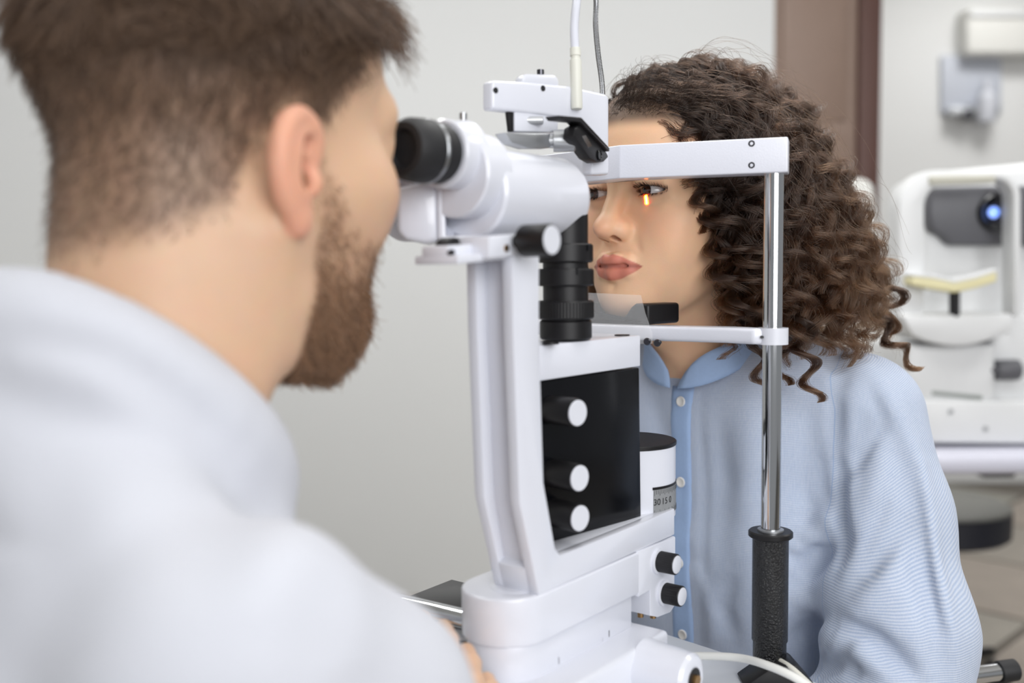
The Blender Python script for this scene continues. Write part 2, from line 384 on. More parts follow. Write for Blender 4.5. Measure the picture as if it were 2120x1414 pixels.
# ------------------------------------------------------------------ slit lamp
sl0 = at(1150, 1414, 0.72); sl0.z = TZ
SL = empty('slit_lamp', sl0, 'white slit lamp microscope with black knobs and lens barrel on the table', 'slit lamp')
TB, TA, TM = 46, 38, 37                   # headings of the lamp tower, of the base and arm, of the microscope
def pp(name, pts, p0, n, depth, material, bevel=0.0015, parent=SL, bseg=2):
    """outline drawn on a plane, given body behind it"""
    return MB().prism([on(x, y, p0, n) for x, y in pts], -n * depth).build(name, material, parent, bevel=bevel, bseg=bseg)

# lamp tower: plate, black control panel, knobs
uB, vB = U(TB), V(TB)
pB = at(1326, 725, 0.785)
pp('tower_plate', [(1117, 715.5), (1326, 694), (1326, 758), (1117, 789)], pB, vB, 0.058, M['white'], 0.0010)
pn = pB - vB * 0.0025
pan = pp('control_panel', [(1117, 790), (1324, 761), (1328, 1082), (1317, 1084.5), (1317, 1093), (1117, 1145)], pn, vB, 0.03, M['black_gloss'], 0.0012)
zt = on(1326, 694, pB, vB).z
for px, py in ((1288, 694.5), (1140, 709.5)):
    q = on(px, py, Vector((0, 0, zt)), ZV)
    MB().cyl(q - ZV * 0.001, q + ZV * 0.0007, 0.006, seg=20).build('screw', M['black'], SL)
for px, py in ((1196, 855), (1200, 990), (1201, 1073)):
    c = on(px, py, pn + vB * 0.027, vB)
    kb = MB().lathe(c - vB * 0.028, vB, [(0, 0.0098), (0.002, 0.0104), (0.0262, 0.0104), (0.027, 0.0099)], 72, {1: 0.975, 2: 0.975}).build('knob', M['black'], SL)
    MB().lathe(c - vB * 0.0006, vB, [(0, 0.0092), (0.0010, 0.0092), (0.0013, 0.0088)], 36).build('knob_cap', M['cap'], kb)
q = on(1263, 1098, pn, vB); MB().cyl(q - vB * 0.001, q + vB * 0.0006, 0.0008, seg=10).build('indicator', M['cap'], SL)

# lens barrel on the plate
bc = at(1171, 600, 0.748)
def barrel(name, y0, y1, px_r, mt='black', k=None, cham=0.0012):
    z0, z1 = at(1171, y1, 0.748).z, at(1171, y0, 0.748).z
    r = px_r / F * 0.748
    p = [(0, r - cham), (cham, r), (z1 - z0 - cham, r), (z1 - z0, r - cham)]
    return MB().lathe((bc.x, bc.y, z0), ZV, p, 120 if k else 64, {1: k, 2: k} if k else None).build(name, M[mt], SL)
barrel('lens_barrel', 420, 702, 47)
barrel('barrel_ring', 505, 544, 57, k=0.99)
barrel('barrel_ring', 556, 592, 58.5, k=0.99)
barrel('barrel_ring', 622, 660, 58.5, k=0.985)
barrel('barrel_base', 662, 702, 54)
for px, py, r_ in ((1214, 512, 57), (1191, 562, 58.5)):
    d = Vector((px - 1171, 0, 0)) / F * 0.748; d.y = -math.sqrt(max(0, (r_ / F * .748) ** 2 - d.x ** 2))
    q = Vector((bc.x, bc.y, at(px, py, 0.72).z)) + d
    MB().cbox(q, Vector((-d.y, d.x, 0)).normalized(), 0.0018, d.normalized(), 0.0012, 0.0045).build('index_notch', M['black_gloss'], SL)

# upright arm: outer ribs and a recessed web
uA, vA = U(TA), V(TA)
pA = at(1116, 1232, 0.662)
arm = [(1060, 528), (1117, 524), (1117, 700), (1126, 1000), (1150, 1136), (1160, 1150), (1330, 1082), (1397, 1052), (1397, 1107), (1116, 1233), (1076, 1040), (1063, 690)]
web = [(1080, 528), (1117, 524), (1117, 700), (1126, 1000), (1150, 1136), (1160, 1150), (1330, 1082), (1397, 1052), (1397, 1107), (1116, 1233), (1108, 1196), (1105, 1182), (1116, 1168), (1096, 1040), (1082, 690)]
AW = 0.039
AR = empty('arm', wloc(SL)); AR.location = (0, 0, 0); AR.parent = SL
pp('arm_rib', arm, pA, vA, 0.0085, M['white'], 0.0011, AR)
MB().prism([on(x, y, pA, vA) - vA * 0.0083 for x, y in web], -vA * (AW - 0.0166)).build('arm_web', M['white'], AR, bevel=0.0008)
rib2 = [on(x, y, pA, vA) - vA * (AW - 0.0085) for x, y in arm]
MB().prism(rib2, -vA * 0.0085).build('arm_rib', M['white'], AR, bevel=0.0011)
# cap and small fittings at the arm head
pp('arm_head', [(1012, 490), (1086, 483), (1086, 527), (1012, 536)], pA + vA * 0.002, vA, 0.03, M['white'], 0.0012)
hp = on(1000, 520, pA, vA)
MB().prism([on(x, y, pA, vA) - vA * 0.004 for x, y in ((958, 528), (1066, 520), (1066, 536), (958, 547))], -vA * 0.036).build('arm_plate', M['white'], SL, bevel=0.0012)
MB().prism([on(x, y, pA, vA) - vA * 0.012 for x, y in ((958, 508), (1012, 503), (1012, 530), (958, 534))], -vA * 0.022).build('arm_block', M['white'], SL, bevel=0.0012)
q = on(1048, 514, pA + vA * 0.002, vA); MB().cyl(q - vA * 0.002, q + vA * 0.0006, 0.0024, seg=20).build('screw', M['brass'], SL)
q = on(963, 523, pA, vA) - vA * 0.012; MB().cyl(q - vA * 0.002, q + vA * 0.002, 0.0022, seg=16).build('screw', M['screw'], SL)
c = on(1142, 497, pA + vA * 0.030, vA)
kb = MB().lathe(c - vA * 0.034, vA, [(0, 0.004), (0.012, 0.004), (0.0121, 0.0096), (0.013, 0.0102), (0.033, 0.0102), (0.034, 0.0097)], 72, {3: 0.98, 4: 0.98}).build('knob', M['black'], SL)
MB().lathe(c - vA * 0.0006, vA, [(0, 0.009), (0.001, 0.009), (0.0013, 0.0086)], 36).build('knob_cap', M['cap'], kb)
c2 = on(1000, 515, pA, vA) - vA * 0.019
kb = MB().lathe(c2, -vA, [(0, 0.004), (0.003, 0.004), (0.0031, 0.0072), (0.004, 0.0078), (0.014, 0.0078), (0.015, 0.0072)], 48).build('knob', M['black'], SL)
MB().lathe(c2 - vA * 0.0145, -vA, [(0, 0.0068), (0.001, 0.0068), (0.0013, 0.0064)], 36).build('knob_cap', M['cap'], kb)

# rounded swing housings under the arm
def stadium(p_near, width, length, n=14, heading=TA):
    u, v = U(heading), V(heading)
    r = width / 2; c = p_near + u * r - v * r
    pts = [c + (v * math.cos(a) - u * math.sin(a)) * r for a in [math.pi * i / n for i in range(n + 1)]]
    far = p_near + u * length
    return pts + [far - v * width, far]
zA = pA.z
HW = 0.064
pH = Vector((pA.x, pA.y, 0)) - uA * 0.004 + vA * 0.0012
zb = on(1096, 1342, pA, vA).z
Lh = (on(1397, 1107, pA, vA) - pA).dot(uA) + 0.004
st1 = [Vector((p.x, p.y, zb)) for p in stadium(pH - uA * 0.024, HW, Lh + 0.024)]
MB().prism(st1, ZV * (zA - zb)).build('swing_housing', M['white'], SL, bevel=0.0018, bseg=3)
q = Vector((pA.x, pA.y, zA)) - vA * 0.026 + uA * 0.006
MB().lathe(q - ZV * 0.002, ZV, [(0, 0.017), (0.0024, 0.017), (0.0026, 0.0165)], 40).build('pivot_cap', M['white'], SL)
zc = on(1120, 1406, pA, vA).z
st2 = [Vector((p.x, p.y, zc)) for p in stadium(pH - uA * 0.021 - vA * 0.003, HW - 0.007, (on(1319, 1250, pA, vA) - pA).dot(uA) + 0.02)]
MB().prism(st2, ZV * (zb - zc - 0.0004)).build('pivot_housing', M['white'], SL, bevel=0.001)
for px, py in ((1262, 1318), (1158, 1374)):
    q = on(px, py, pA - vA * 0.0018, vA)
    MB().box(q - uA * 0.0012, uA * 0.0012, ZV * 0.005, -vA * 0.003).build('index_mark', M['print'], SL)
    MB().box(q - uA * 0.010 - ZV * 0.001, uA * 0.0008, ZV * 0.003, -vA * 0.003).build('index_mark', M['alu'], SL)
# end block with two knurled knobs
pE = pA + vA * 0.00135
pp('end_block', [(1322, 1142), (1397, 1112), (1397, 1255), (1388, 1268), (1362, 1278), (1346, 1275), (1346, 1222), (1322, 1236)], pE, vA, 0.05, M['white'], 0.0008)
for (bx, by), (cx_, cy_) in (((1362, 1160), (1401, 1169)), ((1372, 1226), (1412, 1235))):
    b0 = on(bx, by, pE, vA)
    cc = on(cx_, cy_, pE + vA * 0.017, vA); ax = vA
    b0 = cc - vA * 0.017
    kb = MB().lathe(b0 - vA * 0.004, ax, [(0, 0.0085), (0.004, 0.0085), (0.0041, 0.0072), (0.006, 0.0084), (0.0205, 0.0084), (0.021, 0.0079)], 64, {3: 0.955, 4: 0.955}).build('knob', M['black'], SL)
    MB().lathe(cc - vA * 0.0004, ax, [(0, 0.0072), (0.0008, 0.0072), (0.001, 0.0068)], 36).build('knob_cap', M['cap'], kb)
    MB().lathe(b0 - vA * 0.001, ax, [(0, 0.0104), (0.003, 0.0104), (0.0032, 0.0098)], 40).build('knob_collar', M['white'], kb)
for px, py in ((1326, 1277), (1352, 1279)):
    q = at(px, py, on(1346, 1275, pE, vA).y + 0.01); MB().cyl(q, q + ZV * 0.006, 0.0025, seg=12).build('screw', M['brass'], SL)

# graduated drum
dc = at(1300, 950, 0.835); dr = 0.0400
zd = lambda y: at(1380, y, 0.805).z
MB().lathe((dc.x, dc.y, zd(1078)), ZV, [(0, dr), (zd(930) - zd(1078), dr)], 64).build('drum', M['white'], SL)
MB().lathe((dc.x, dc.y, zd(930)), ZV, [(0, dr + 0.0002), (0.0006, dr + 0.0007), (0.003, dr + 0.0007), (0.0036, dr)], 64).build('drum_cap', M['black'], SL)
def bend(ang, z, dr_): return Vector((dc.x + dr_ * math.sin(ang), dc.y - dr_ * math.cos(ang), z))
zs0, zs1 = zd(1066), zd(1011)
a0, a1 = R(24), R(118)
mb = MB(); n = 24
A_ = [mb.bm.verts.new(bend(a0 + (a1 - a0) * i / n, zs0, dr + 0.0003)) for i in range(n + 1)]
B_ = [mb.bm.verts.new(bend(a0 + (a1 - a0) * i / n, zs1, dr + 0.0003)) for i in range(n + 1)]
for i in range(n): mb.bm.faces.new((A_[i], A_[i + 1], B_[i + 1], B_[i]))
bmesh.ops.solidify(mb.bm, geom=mb.bm.faces[:], thickness=-0.0004)
scale_o = mb.build('scale_band', mat('satin_scale', (186, 188, 190), 0.45), SL)
mb = MB()
A_ = [mb.bm.verts.new(bend(a0 - 0.02 + (a1 - a0) * i / n, zs1, dr + 0.0004)) for i in range(n + 1)]
B_ = [mb.bm.verts.new(bend(a0 - 0.02 + (a1 - a0) * i / n, zs1 + 0.0022, dr + 0.0004)) for i in range(n + 1)]
for i in range(n): mb.bm.faces.new((A_[i], A_[i + 1], B_[i + 1], B_[i]))
mb.build('scale_gap', M['black'], SL)
mb = MB()
for i in range(34):
    a = a0 + R(1.5) + R(2.6) * i
    for zz, hh in ((zs1 - 0.0050, 0.0046 if i % 3 == 0 else 0.0034), (zs0 + 0.0004, 0.005 if i % 3 == 0 else 0.0036)):
        w = 0.005
        mb.box(bend(a - w * .5, zz + (0.0046 - hh if zz > zs0 + 0.001 else 0), dr + 0.0005), bend(a + w * .5, 0, dr + .0005) - bend(a - w * .5, 0, dr + .0005), ZV * hh, Vector((math.sin(a), -math.cos(a), 0)) * 0.0001)
mb.build('scale_ticks', M['print'], scale_o)
def drum_angle(px):
    best = min((abs((CX + F * (bend(R(a), 0, dr).x) / bend(R(a), 0, dr).y) - px), a) for a in range(-60, 90))
    return R(best[1])
def bent_text(txt, ang, z, size, parent):
    cu = bpy.data.curves.new('t', 'FONT'); cu.body = txt; cu.size = size; cu.align_x = 'CENTER'; cu.align_y = 'CENTER'
    to = bpy.data.objects.new('t', cu); COL.objects.link(to)
    bpy.context.view_layer.update()
    me = bpy.data.meshes.new_from_object(to.evaluated_get(bpy.context.evaluated_depsgraph_get()))
    bpy.data.objects.remove(to); bpy.data.curves.remove(cu)
    for v in me.vertices:
        a = ang + v.co.x / dr
        v.co = bend(a, z + v.co.y, dr + 0.0006)
    return link_mesh('numeral', me, M['print'], parent)
for txt, px in (('30', 1361), ('15', 1377), ('0', 1387.5)):
    ang = drum_angle(px)
    bent_text(txt, ang, zd(1037), 0.0074, scale_o)

# sled base on the table
zB = on(1323, 1292, pA, vA).z
cB = on(1386, 1304, Vector((0, 0, zB)), ZV)
MB().box(Vector((cB.x, cB.y, TZ + 0.001)), -uA * 0.20, -vA * 0.10, ZV * (zB - TZ - 0.001)).build('sled_base', M['white'], SL, bevel=0.004, bseg=3)
# axle cover with dark bore
ac = at(1438, 1408, 0.70)
for_dir = (vA * 1.0)
MB().lathe(ac, -for_dir, [(0.0005, 0.0095), (0, 0.0118), (0.0015, 0.0165), (0.004, 0.0185), (0.042, 0.0215)], 48).build('axle_cover', M['white'], SL)
MB().lathe(ac + for_dir * 0.0002, -for_dir, [(0, 0.0088), (0.01, 0.0088)], 32).build('axle_bore', M['black'], SL)
MB().lathe(ac + for_dir * 0.003, -for_dir, [(0, 0.004), (0.012, 0.004)], 20).build('axle_end', M['brass'], SL)
# slide rod and rail on the far side
r0, r1 = at(905, 1252, 0.70), at(985, 1282, 0.76)
rd = (at(972, 1286, 0.72) - at(915, 1262, 0.72)); 
ra = at(975, 1283, 0.72); rb = at(900, 1255, 0.74)
rdir = (rb - ra); rdir.z = 0; rdir.normalize()
MB().cyl(ra - rdir * 0.05, ra + rdir * 0.10, 0.0066).build('slide_rod', M['chrome'], SL)
MB().cyl(ra - rdir * 0.05 - ZV * 0.0125, ra + rdir * 0.10 - ZV * 0.0125, 0.0045).build('slide_rod', M['steel'], SL)

# ---------------- microscope
uM, vM = U(TM), V(TM)
ep = at(868, 312, 0.638)                 # centre of the eyepiece
MI = empty('microscope', (0, 0, 0)); MI.parent = SL
def along(t, dz=0.0, dv=0.0): return ep + uM * t + ZV * dz + vM * dv
def eyepiece(o, nm='eyepiece'):
    e = MB().lathe(o, uM, [(-0.012, 0.0105), (-0.016, 0.0125), (-0.0155, 0.0165), (-0.010, 0.0198), (0.000, 0.0205), (0.004, 0.0205), (0.005, 0.0188), (0.007, 0.0186), (0.0075, 0.0196), (0.018, 0.0196), (0.0185, 0.0186), (0.024, 0.0182)], 56).build(nm, M['black_rubber'], MI)
    MB().lathe(o + uM * 0.0045, uM, [(0, 0.0204), (0.0005, 0.0208), (0.0022, 0.0208), (0.0027, 0.0196)], 56).build('eyepiece_ring', M['steel'], e)
    MB().lathe(o - uM * 0.0085, uM, [(0, 0.0115), (0.001, 0.0115)], 40).build('eyepiece_lens', M['black_gloss'], e)
PD = 0.064
for s_, o in ((0, ep), (1, ep - vM * PD)):
    eyepiece(o)
    sp = o + uM * 0.021
    MB().lathe(sp, uM, [(0, 0.0215), (0.001, 0.0225), (0.016, 0.0225), (0.02, 0.024)], 48).build('ocular_tube', M['white'], MI)
    hc = o + uM * 0.034 - ZV * 0.0125
    MB().lathe(hc, uM, [(0, 0.0275), (0.0015, 0.029), (0.026, 0.029), (0.0275, 0.028)], 64).build('prism_housing', M['white'], MI)
# main body of the microscope: a fat tube with a domed far end
bc0 = ep + uM * 0.050 - ZV * 0.0235
r_ = 0.0315
prof = [(0, r_ - 0.002), (0.002, r_), (0.098, r_ * 1.01)] + [(0.098 + 0.012 * math.sin(a), r_ * 1.01 - 0.014 * (1 - math.cos(a))) for a in (0.4, 0.8, 1.2, 1.57)]
for dv_ in (0.0, -0.03, -0.06):
    MB().lathe(bc0 - vM * (-dv_), uM, prof, 72).build('scope_body', M['white'], MI)
# lower housing under the eyepieces with a bright edge plate
hA = at(914, 440, 0.672)
pp('lower_housing', [(820, 388), (905, 372), (908, 500), (880, 505), (838, 496), (822, 480)], hA - vM * 0.002, U(0) * -1.0, 0.04, M['white'], 0.004, MI, 3)
pp('edge_plate', [(906, 372), (920, 372), (922, 488), (1004, 486), (1004, 500), (912, 503), (906, 498)], hA, U(0) * -1.0, 0.03, M['white'], 0.001, MI)
pp('saddle', [(985, 440), (1190, 440), (1150, 486), (1010, 498)], hA + uM * 0.02 - vM * 0.0, vA, 0.04, M['white'], 0.002, MI)
q = at(959, 252, 0.70); MB().lathe(q - ZV * 0.008, ZV, [(0, 0.0026), (0.0139, 0.0026), (0.0142, 0.0022)], 16).build('stud', M['steel'], MI)

# ---------------- lamp head over the microscope
LH = empty('lamp_head', (0, 0, 0)); LH.parent = SL
TL = 50; uL, vL = U(TL), V(TL)
pL = at(1020, 200, 0.735)
# long arm, its far end drops down as a plate
pp('lamp_arm', [(1019, 166), (1095, 170), (1180, 178), (1255, 194), (1262, 202), (1262, 362), (1225, 362), (1225, 330), (1205, 252), (1180, 246), (1100, 235), (1019, 226)], pL, vL, 0.012, M['white'], 0.003, LH, 3)
pp('arm_bump', [(1082, 160), (1090, 152), (1150, 154), (1158, 164), (1158, 180), (1082, 174)], pL - vL * 0.002, vL, 0.010, M['white'], 0.002, LH)
q = at(1119, 150, 0.775); MB().cyl(q - ZV * 0.004, q + ZV * 0.002, 0.0028, seg=16).build('screw', M['screw'], LH)
for px, py in ((1026, 187), (1124, 183)):
    q = on(px, py, pL, vL); MB().cyl(q - vL * 0.001, q + vL * 0.0004, 0.0022, seg=16).build('screw_hole', M['print'], LH)
pp('carrier_block', [(1066, 230), (1156, 238), (1156, 274), (1066, 272)], pL - vL * 0.0015, vL, 0.010, M['white'], 0.0012, LH)
pp('carrier_slot', [(1052, 230), (1064, 231), (1064, 272), (1057, 272)], pL - vL * 0.003, vL, 0.004, M['black'], 0.0005, LH)
q = on(1092, 249, pL - vL * 0.003, vL)
MB().lathe(q - vL * 0.001, (uL * 0.8 + vL * 0.6).normalized(), [(0, 0.003), (0.012, 0.0032), (0.0125, 0.0027)], 20).build('set_screw', M['alu'], LH)
pp('carriage', [(1044, 274), (1092, 276), (1140, 276), (1140, 306), (1092, 306), (1060, 296)], pL + vL * 0.003, vL, 0.012, M['alu'], 0.001, LH)
q = on(1140, 290, pL + vL * 0.003, vL) - vL * 0.006
MB().lathe(q, (uL * 0.75 + vL * 0.66).normalized(), [(0, 0.0055), (0.006, 0.0055), (0.0062, 0.0085), (0.022, 0.0085), (0.0235, 0.0072)], 32).build('clamp_knob', M['alu'], LH)
# black mirror holder hanging at an angle
pk = at(1215, 290, 0.772)
pp('mirror_plate', [(1158, 239), (1204, 243), (1262, 306), (1262, 314), (1202, 252), (1164, 248)], pk + V(30) * 0.003, V(30), 0.012, M['black'], 0.0006, LH)
mh = pp('mirror_holder', [(1191, 264), (1205, 255), (1257, 316), (1261, 325), (1251, 335), (1236, 337), (1221, 328), (1189, 284)], pk, V(30), 0.010, M['black'], 0.0015, LH)
pp('mirror_glass', [(1205, 282), (1213, 280), (1226, 302), (1218, 306)], pk + V(30) * 0.0004, V(30), 0.001, M['chrome'], 0.0, mh)
pp('mirror_glass', [(1246, 298), (1249, 296), (1258, 308), (1255, 311)], pk + V(30) * 0.0004, V(30), 0.001, M['chrome'], 0.0, mh)
q = on(1240, 322, pk, V(30)); MB().lathe(q, V(30), [(-0.001, 0.0042), (0.0008, 0.0042), (0.0012, 0.0034), (0.0006, 0.003)], 24).build('pivot_screw', M['black_gloss'], mh)

# ------------------------------------------------------------------ chin rest frame
cf0 = at(1592, 1380, 0.80); cf0.z = TZ
CF = empty('chin_rest', cf0, 'white chin and forehead rest with chrome posts and black grip at the table edge', 'chin rest')
YC = 0.80
pc = at(1601, 500, YC)
postR = Vector((pc.x, pc.y, 0))
fc = Vector((0.096, 0.917, 0)); pv = V(46); pu = U(46)
d_ = postR - fc
postL = fc - pv * (d_.dot(pv) - 0.022) + pu * d_.dot(pu)
rod_r = 0.0078
zTop, zBot = at(1601, 320, YC).z, TZ + 0.03
def post(o, nm='post'):
    MB().cyl(Vector((o.x, o.y, zBot)), Vector((o.x, o.y, zTop)), rod_r, seg=40).build(nm, M['chrome'], CF)
    zf = at(1593, 1098, YC).z
    g = MB().lathe((o.x, o.y, TZ + 0.001), ZV, [(0, 0.0135), (at(1593, 1330, YC).z - TZ, 0.0135), (at(1593, 1326, YC).z - TZ, 0.0145), (zf - TZ - 0.005, 0.0145)], 48).build('grip', M['black_crackle'], CF)
    MB().lathe((o.x, o.y, zf - 0.0055), ZV, [(0, 0.0165), (0.001, 0.0178), (0.0045, 0.0178), (0.0055, 0.0168)], 48).build('grip_flange', M['black'], g)
    MB().lathe((o.x, o.y, zf), ZV, [(0, 0.0105), (0.0012, 0.0105), (0.0016, 0.0085)], 40).build('grip_collar', M['alu'], g)
post(postR); post(postL)
# forehead band: a bent white bar
def bar(name, pts, z0, z1, th, bevel):
    """pts: plan polyline of the face towards the examiner; the bar has thickness th behind it"""
    pts = [Vector((p[0], p[1], 0)) for p in pts]
    back = []
    for i, p in enumerate(pts):
        d = (pts[min(i + 1, len(pts) - 1)] - pts[max(i - 1, 0)]).normalized()
        nrm = Vector((-d.y, d.x, 0))
        back.append(p + nrm * th)
    mb = MB(); rings = []
    for p, b_ in zip(pts, back):
        rings.append(mb.verts([p + ZV * z0, b_ + ZV * z0, b_ + ZV * z1, p + ZV * z1]))
    for a, b_ in zip(rings[:-1], rings[1:]): mb.ring_faces(a, b_)
    mb.bm.faces.new(rings[0][::-1]); mb.bm.faces.new(rings[-1])
    return mb.build(name, M['white_glossy'], CF, bevel=bevel, bseg=3)
pr = at(1631, 320, 0.786); pcx = at(1283, 330, 0.828)
zb0, zb1 = at(1631, 356, 0.786).z, at(1631, 283, 0.786).z
def mirror(p):
    d = Vector((p.x, p.y, 0)) - fc
    return fc - pv * d.dot(pv) + pu * d.dot(pu)
mid = at(1215, 330, 0.857)
fb = bar('forehead_band', [mirror(pr).to_tuple(), mirror(pcx).to_tuple(), (mid.x, mid.y), (pcx.x, pcx.y), (pr.x, pr.y)], zb0, zb1, 0.024, 0.0012)
for py in (297, 342):
    q = on(1556, py, pr, (Vector((pr.y - pcx.y, -(pr.x - pcx.x), 0))).normalized())
    n_ = Vector((pr.y - pcx.y, -(pr.x - pcx.x), 0)).normalized()
    MB().lathe(q - n_ * 0.001, n_, [(0, 0.0026), (0.0012, 0.0026), (0.0016, 0.002), (0.0008, 0.001)], 20).build('screw', M['screw'], fb)
pad = MB().cbox(Vector((0.104, 0.872, (zb0 + zb1) / 2)), pv, 0.10, pu, 0.008, zb1 - zb0 - 0.004).build('forehead_pad', M['black_rubber'], CF, bevel=0.002)
# chin bar
zc0, zc1 = at(1600, 714, YC - 0.012).z, at(1600, 681, YC - 0.012).z
A1 = at(1632, 700, 0.797); A2 = at(1560, 700, 0.792); A3 = at(1500, 700, 0.812); A4 = at(1345, 700, 0.845); A5 = at(1230, 700, 0.885)
cbar = bar('chin_bar', [mirror(A1).to_tuple(), mirror(A4).to_tuple(), (A5.x, A5.y), (A4.x, A4.y), (A3.x, A3.y), (A2.x, A2.y), (A1.x, A1.y)], zc0, zc1, 0.024, 0.003)
MB().lathe((postR.x, postR.y, zc0 - 0.0003), ZV, [(0, 0.0125), (zc1 - zc0 + 0.0006, 0.0125)], 40).build('post_clamp', M['white'], CF)
q = at(1578, 698, 0.791); MB().cyl(q + Vector((0, 0.003, 0)), q - Vector((0, 0.0006, 0)), 0.0012, seg=12).build('screw_hole', M['print'], cbar)
# chin cup: black trough with raised wings
chin = Vector((0.0975, 0.915, 0))
zcup = zc1
mb = MB()
n = 22; secs = []
for k in range(n + 1):
    t = -1 + 2 * k / n
    v_ = t * 0.054
    top = zcup + 0.003 + 0.0155 * min(1, max(0, (abs(t) - 0.42) / 0.26)) ** 1.2
    secs.append((v_, top))
pts = [chin + pv * v_ + ZV * z for v_, z in secs] + [chin + pv * 0.054 + ZV * (zcup + 0.0003), chin - pv * 0.054 + ZV * (zcup + 0.0003)]
MB().prism([p - pu * 0.024 for p in pts], pu * 0.046).build('chin_cup', M['black'], CF, bevel=0.003, bseg=3, blimit=35)
# clear breath shield
m, nt, b = new_mat('clear_acrylic'); M['acrylic'] = m
b.inputs['Base Color'].default_value = (0.97, 0.98, 1, 1); b.inputs['Roughness'].default_value = 0.06
b.inputs['Transmission Weight'].default_value = 0.0; b.inputs['Alpha'].default_value = 0.13
b.inputs['Specular IOR Level'].default_value = 0.8
shp = at(1345, 700, 0.838); shn = -U(22)
sh = pp('breath_shield', [(1150, 603), (1326, 611), (1335, 648), (1350, 690), (1350, 712), (1150, 712)], shp, shn, 0.0018, M['acrylic'], 0.0, CF)
for px, py in ((1340, 707), (1361, 710)):
    q = on(px, py, shp, shn); MB().lathe(q - shn * 0.008, shn, [(0, 0.0018), (0.0084, 0.0018), (0.009, 0.0032), (0.0105, 0.0024)], 16).build('screw', M['screw'], CF)
# frame foot on the table
fo = Vector((postR.x, postR.y, TZ + 0.001))
MB().prism([at(x, y, 0.775) for x, y in ((1538, 1424), (1596, 1384), (1650, 1376), (1692, 1424))], Vector((0, 0.03, 0))).build('foot_bracket', M['black'], CF, bevel=0.003)
cross = (postL - postR); 
MB().box(Vector((postR.x, postR.y, TZ - 0.05)) - pu * 0.012, cross, pu * 0.024, ZV * 0.018).build('cross_bar', M['black'], CF, bevel=0.002)
# fixation lamp on a gooseneck
g0 = at(1248, 205, 0.86)
gp = [at(1248, 215, 0.86), at(1246, 170, 0.86), at(1238, 110, 0.86), at(1233, 50, 0.858), at(1234, 0, 0.852), at(1228, -50, 0.84), at(1212, -64, 0.825), at(1200, -40, 0.81), at(1193, 10, 0.80), at(1189, 60, 0.795), at(1191, 110, 0.79)]
path = spline(gp, 40)
FX = empty('fixation_lamp', (0, 0, 0)); FX.parent = CF; FX.location = (0, 0, 0)
rads = [0.0022 + 0.00025 * (i % 2) for i in range(len(path))]
MB().tube(path[:201], rads[:201], 14).build('gooseneck', M['steel'], FX)
M['clear_tube'] = mat('translucent_sleeve', (214, 216, 226), 0.25, coat=0.4)
MB().tube(path[199:401], 0.0034, 14).build('sleeve', M['clear_tube'], FX)
MB().lathe(at(1191, 100, 0.79), (at(1194, 225, 0.785) - at(1191, 100, 0.79)), [(0, 0.0042), (0.006, 0.0042), (0.0065, 0.0036), (0.009, 0.0036), (0.0095, 0.0046), (0.0465, 0.0046), (0.048, 0.004)], 28).build('lamp_tip', M['ivory'], FX)
MB().cyl(Vector((gp[0].x, gp[0].y, zb1 - 0.003)), gp[0], 0.0038).build('socket', M['steel'], FX)

# ------------------------------------------------------------------ things on the table
bx = empty('black_box', at(930, 1300, 0.84).xy.to_3d() + ZV * TZ, 'black box with open dark front behind the slit lamp base', 'box')
bt = at(935, 1199, 0.86)
pb = [on(x, y, Vector((0, 0, bt.z)), ZV) for x, y in ((838, 1237), (935, 1199), (1040, 1224))]
f4 = pb[0] + (pb[2] - pb[1])
MB().prism([pb[0], pb[1], pb[2], f4], ZV * -0.006).build('lid', mat('black_satin', (40, 40, 42), 0.35), bx, bevel=0.001)
zl = TZ + 0.001
MB().prism([Vector((p.x, p.y, zl)) * 1.0 for p in (pb[0] * 0.985 + pb[2] * 0.015, pb[1] * 0.98 + f4 * 0.02, pb[2] * 0.985 + pb[0] * 0.015, f4 * 0.98 + pb[1] * 0.02)], ZV * (bt.z - 0.0065 - zl)).build('body', M['black'], bx, bevel=0.001)
cpts = [at(1392, 1362, 0.80), at(1450, 1358, 0.79), at(1530, 1362, 0.77), at(1590, 1378, 0.745), at(1650, 1405, 0.73), at(1700, 1440, 0.73)]
cb = MB().tube(spline(cpts, 10), 0.0032, 14).build('power_cable', mat('white_cable', (222, 222, 218), 0.45), None, origin=cpts[0])
props(cb, 'white cable arching from the slit lamp base past the black grip', 'cable')
cp2 = [at(1612, 1366, 0.79), at(1640, 1384, 0.775), at(1680, 1420, 0.77), at(1720, 1460, 0.77)]
cb2 = MB().tube(spline(cp2, 8), 0.0022, 12).build('lamp_cable', mat('ivory_cable', (206, 204, 194), 0.5), None, origin=cp2[0])
props(cb2, 'thin ivory cable leaving the foot of the black grip', 'cable')

# the slit of light thrown on her eye: a spot behind a narrow mask in the lamp head
sp = bpy.data.lights.new('slit_beam', 'SPOT'); sp.energy = 6.0; sp.color = (1.0, 0.25, 0.01); sp.spot_size = R(16); sp.spot_blend = 0.0; sp.shadow_soft_size = 0.0006
sp.use_nodes = True; nt = sp.node_tree; em = nt.nodes['Emission']
tcn = nt.nodes.new('ShaderNodeTexCoord'); sx_ = nt.nodes.new('ShaderNodeSeparateXYZ'); nt.links.new(tcn.outputs['Normal'], sx_.inputs[0])
def lmath(op, a, b=None):
    n_ = nt.nodes.new('ShaderNodeMath'); n_.operation = op
    for k, v in enumerate((a, b)):
        if v is None: continue
        if isinstance(v, (int, float)): n_.inputs[k].default_value = v
        else: nt.links.new(v, n_.inputs[k])
    return n_.outputs[0]
xz = lmath('ABSOLUTE', lmath('DIVIDE', sx_.outputs['X'], sx_.outputs['Z'])); yz = lmath('ABSOLUTE', lmath('DIVIDE', sx_.outputs['Y'], sx_.outputs['Z']))
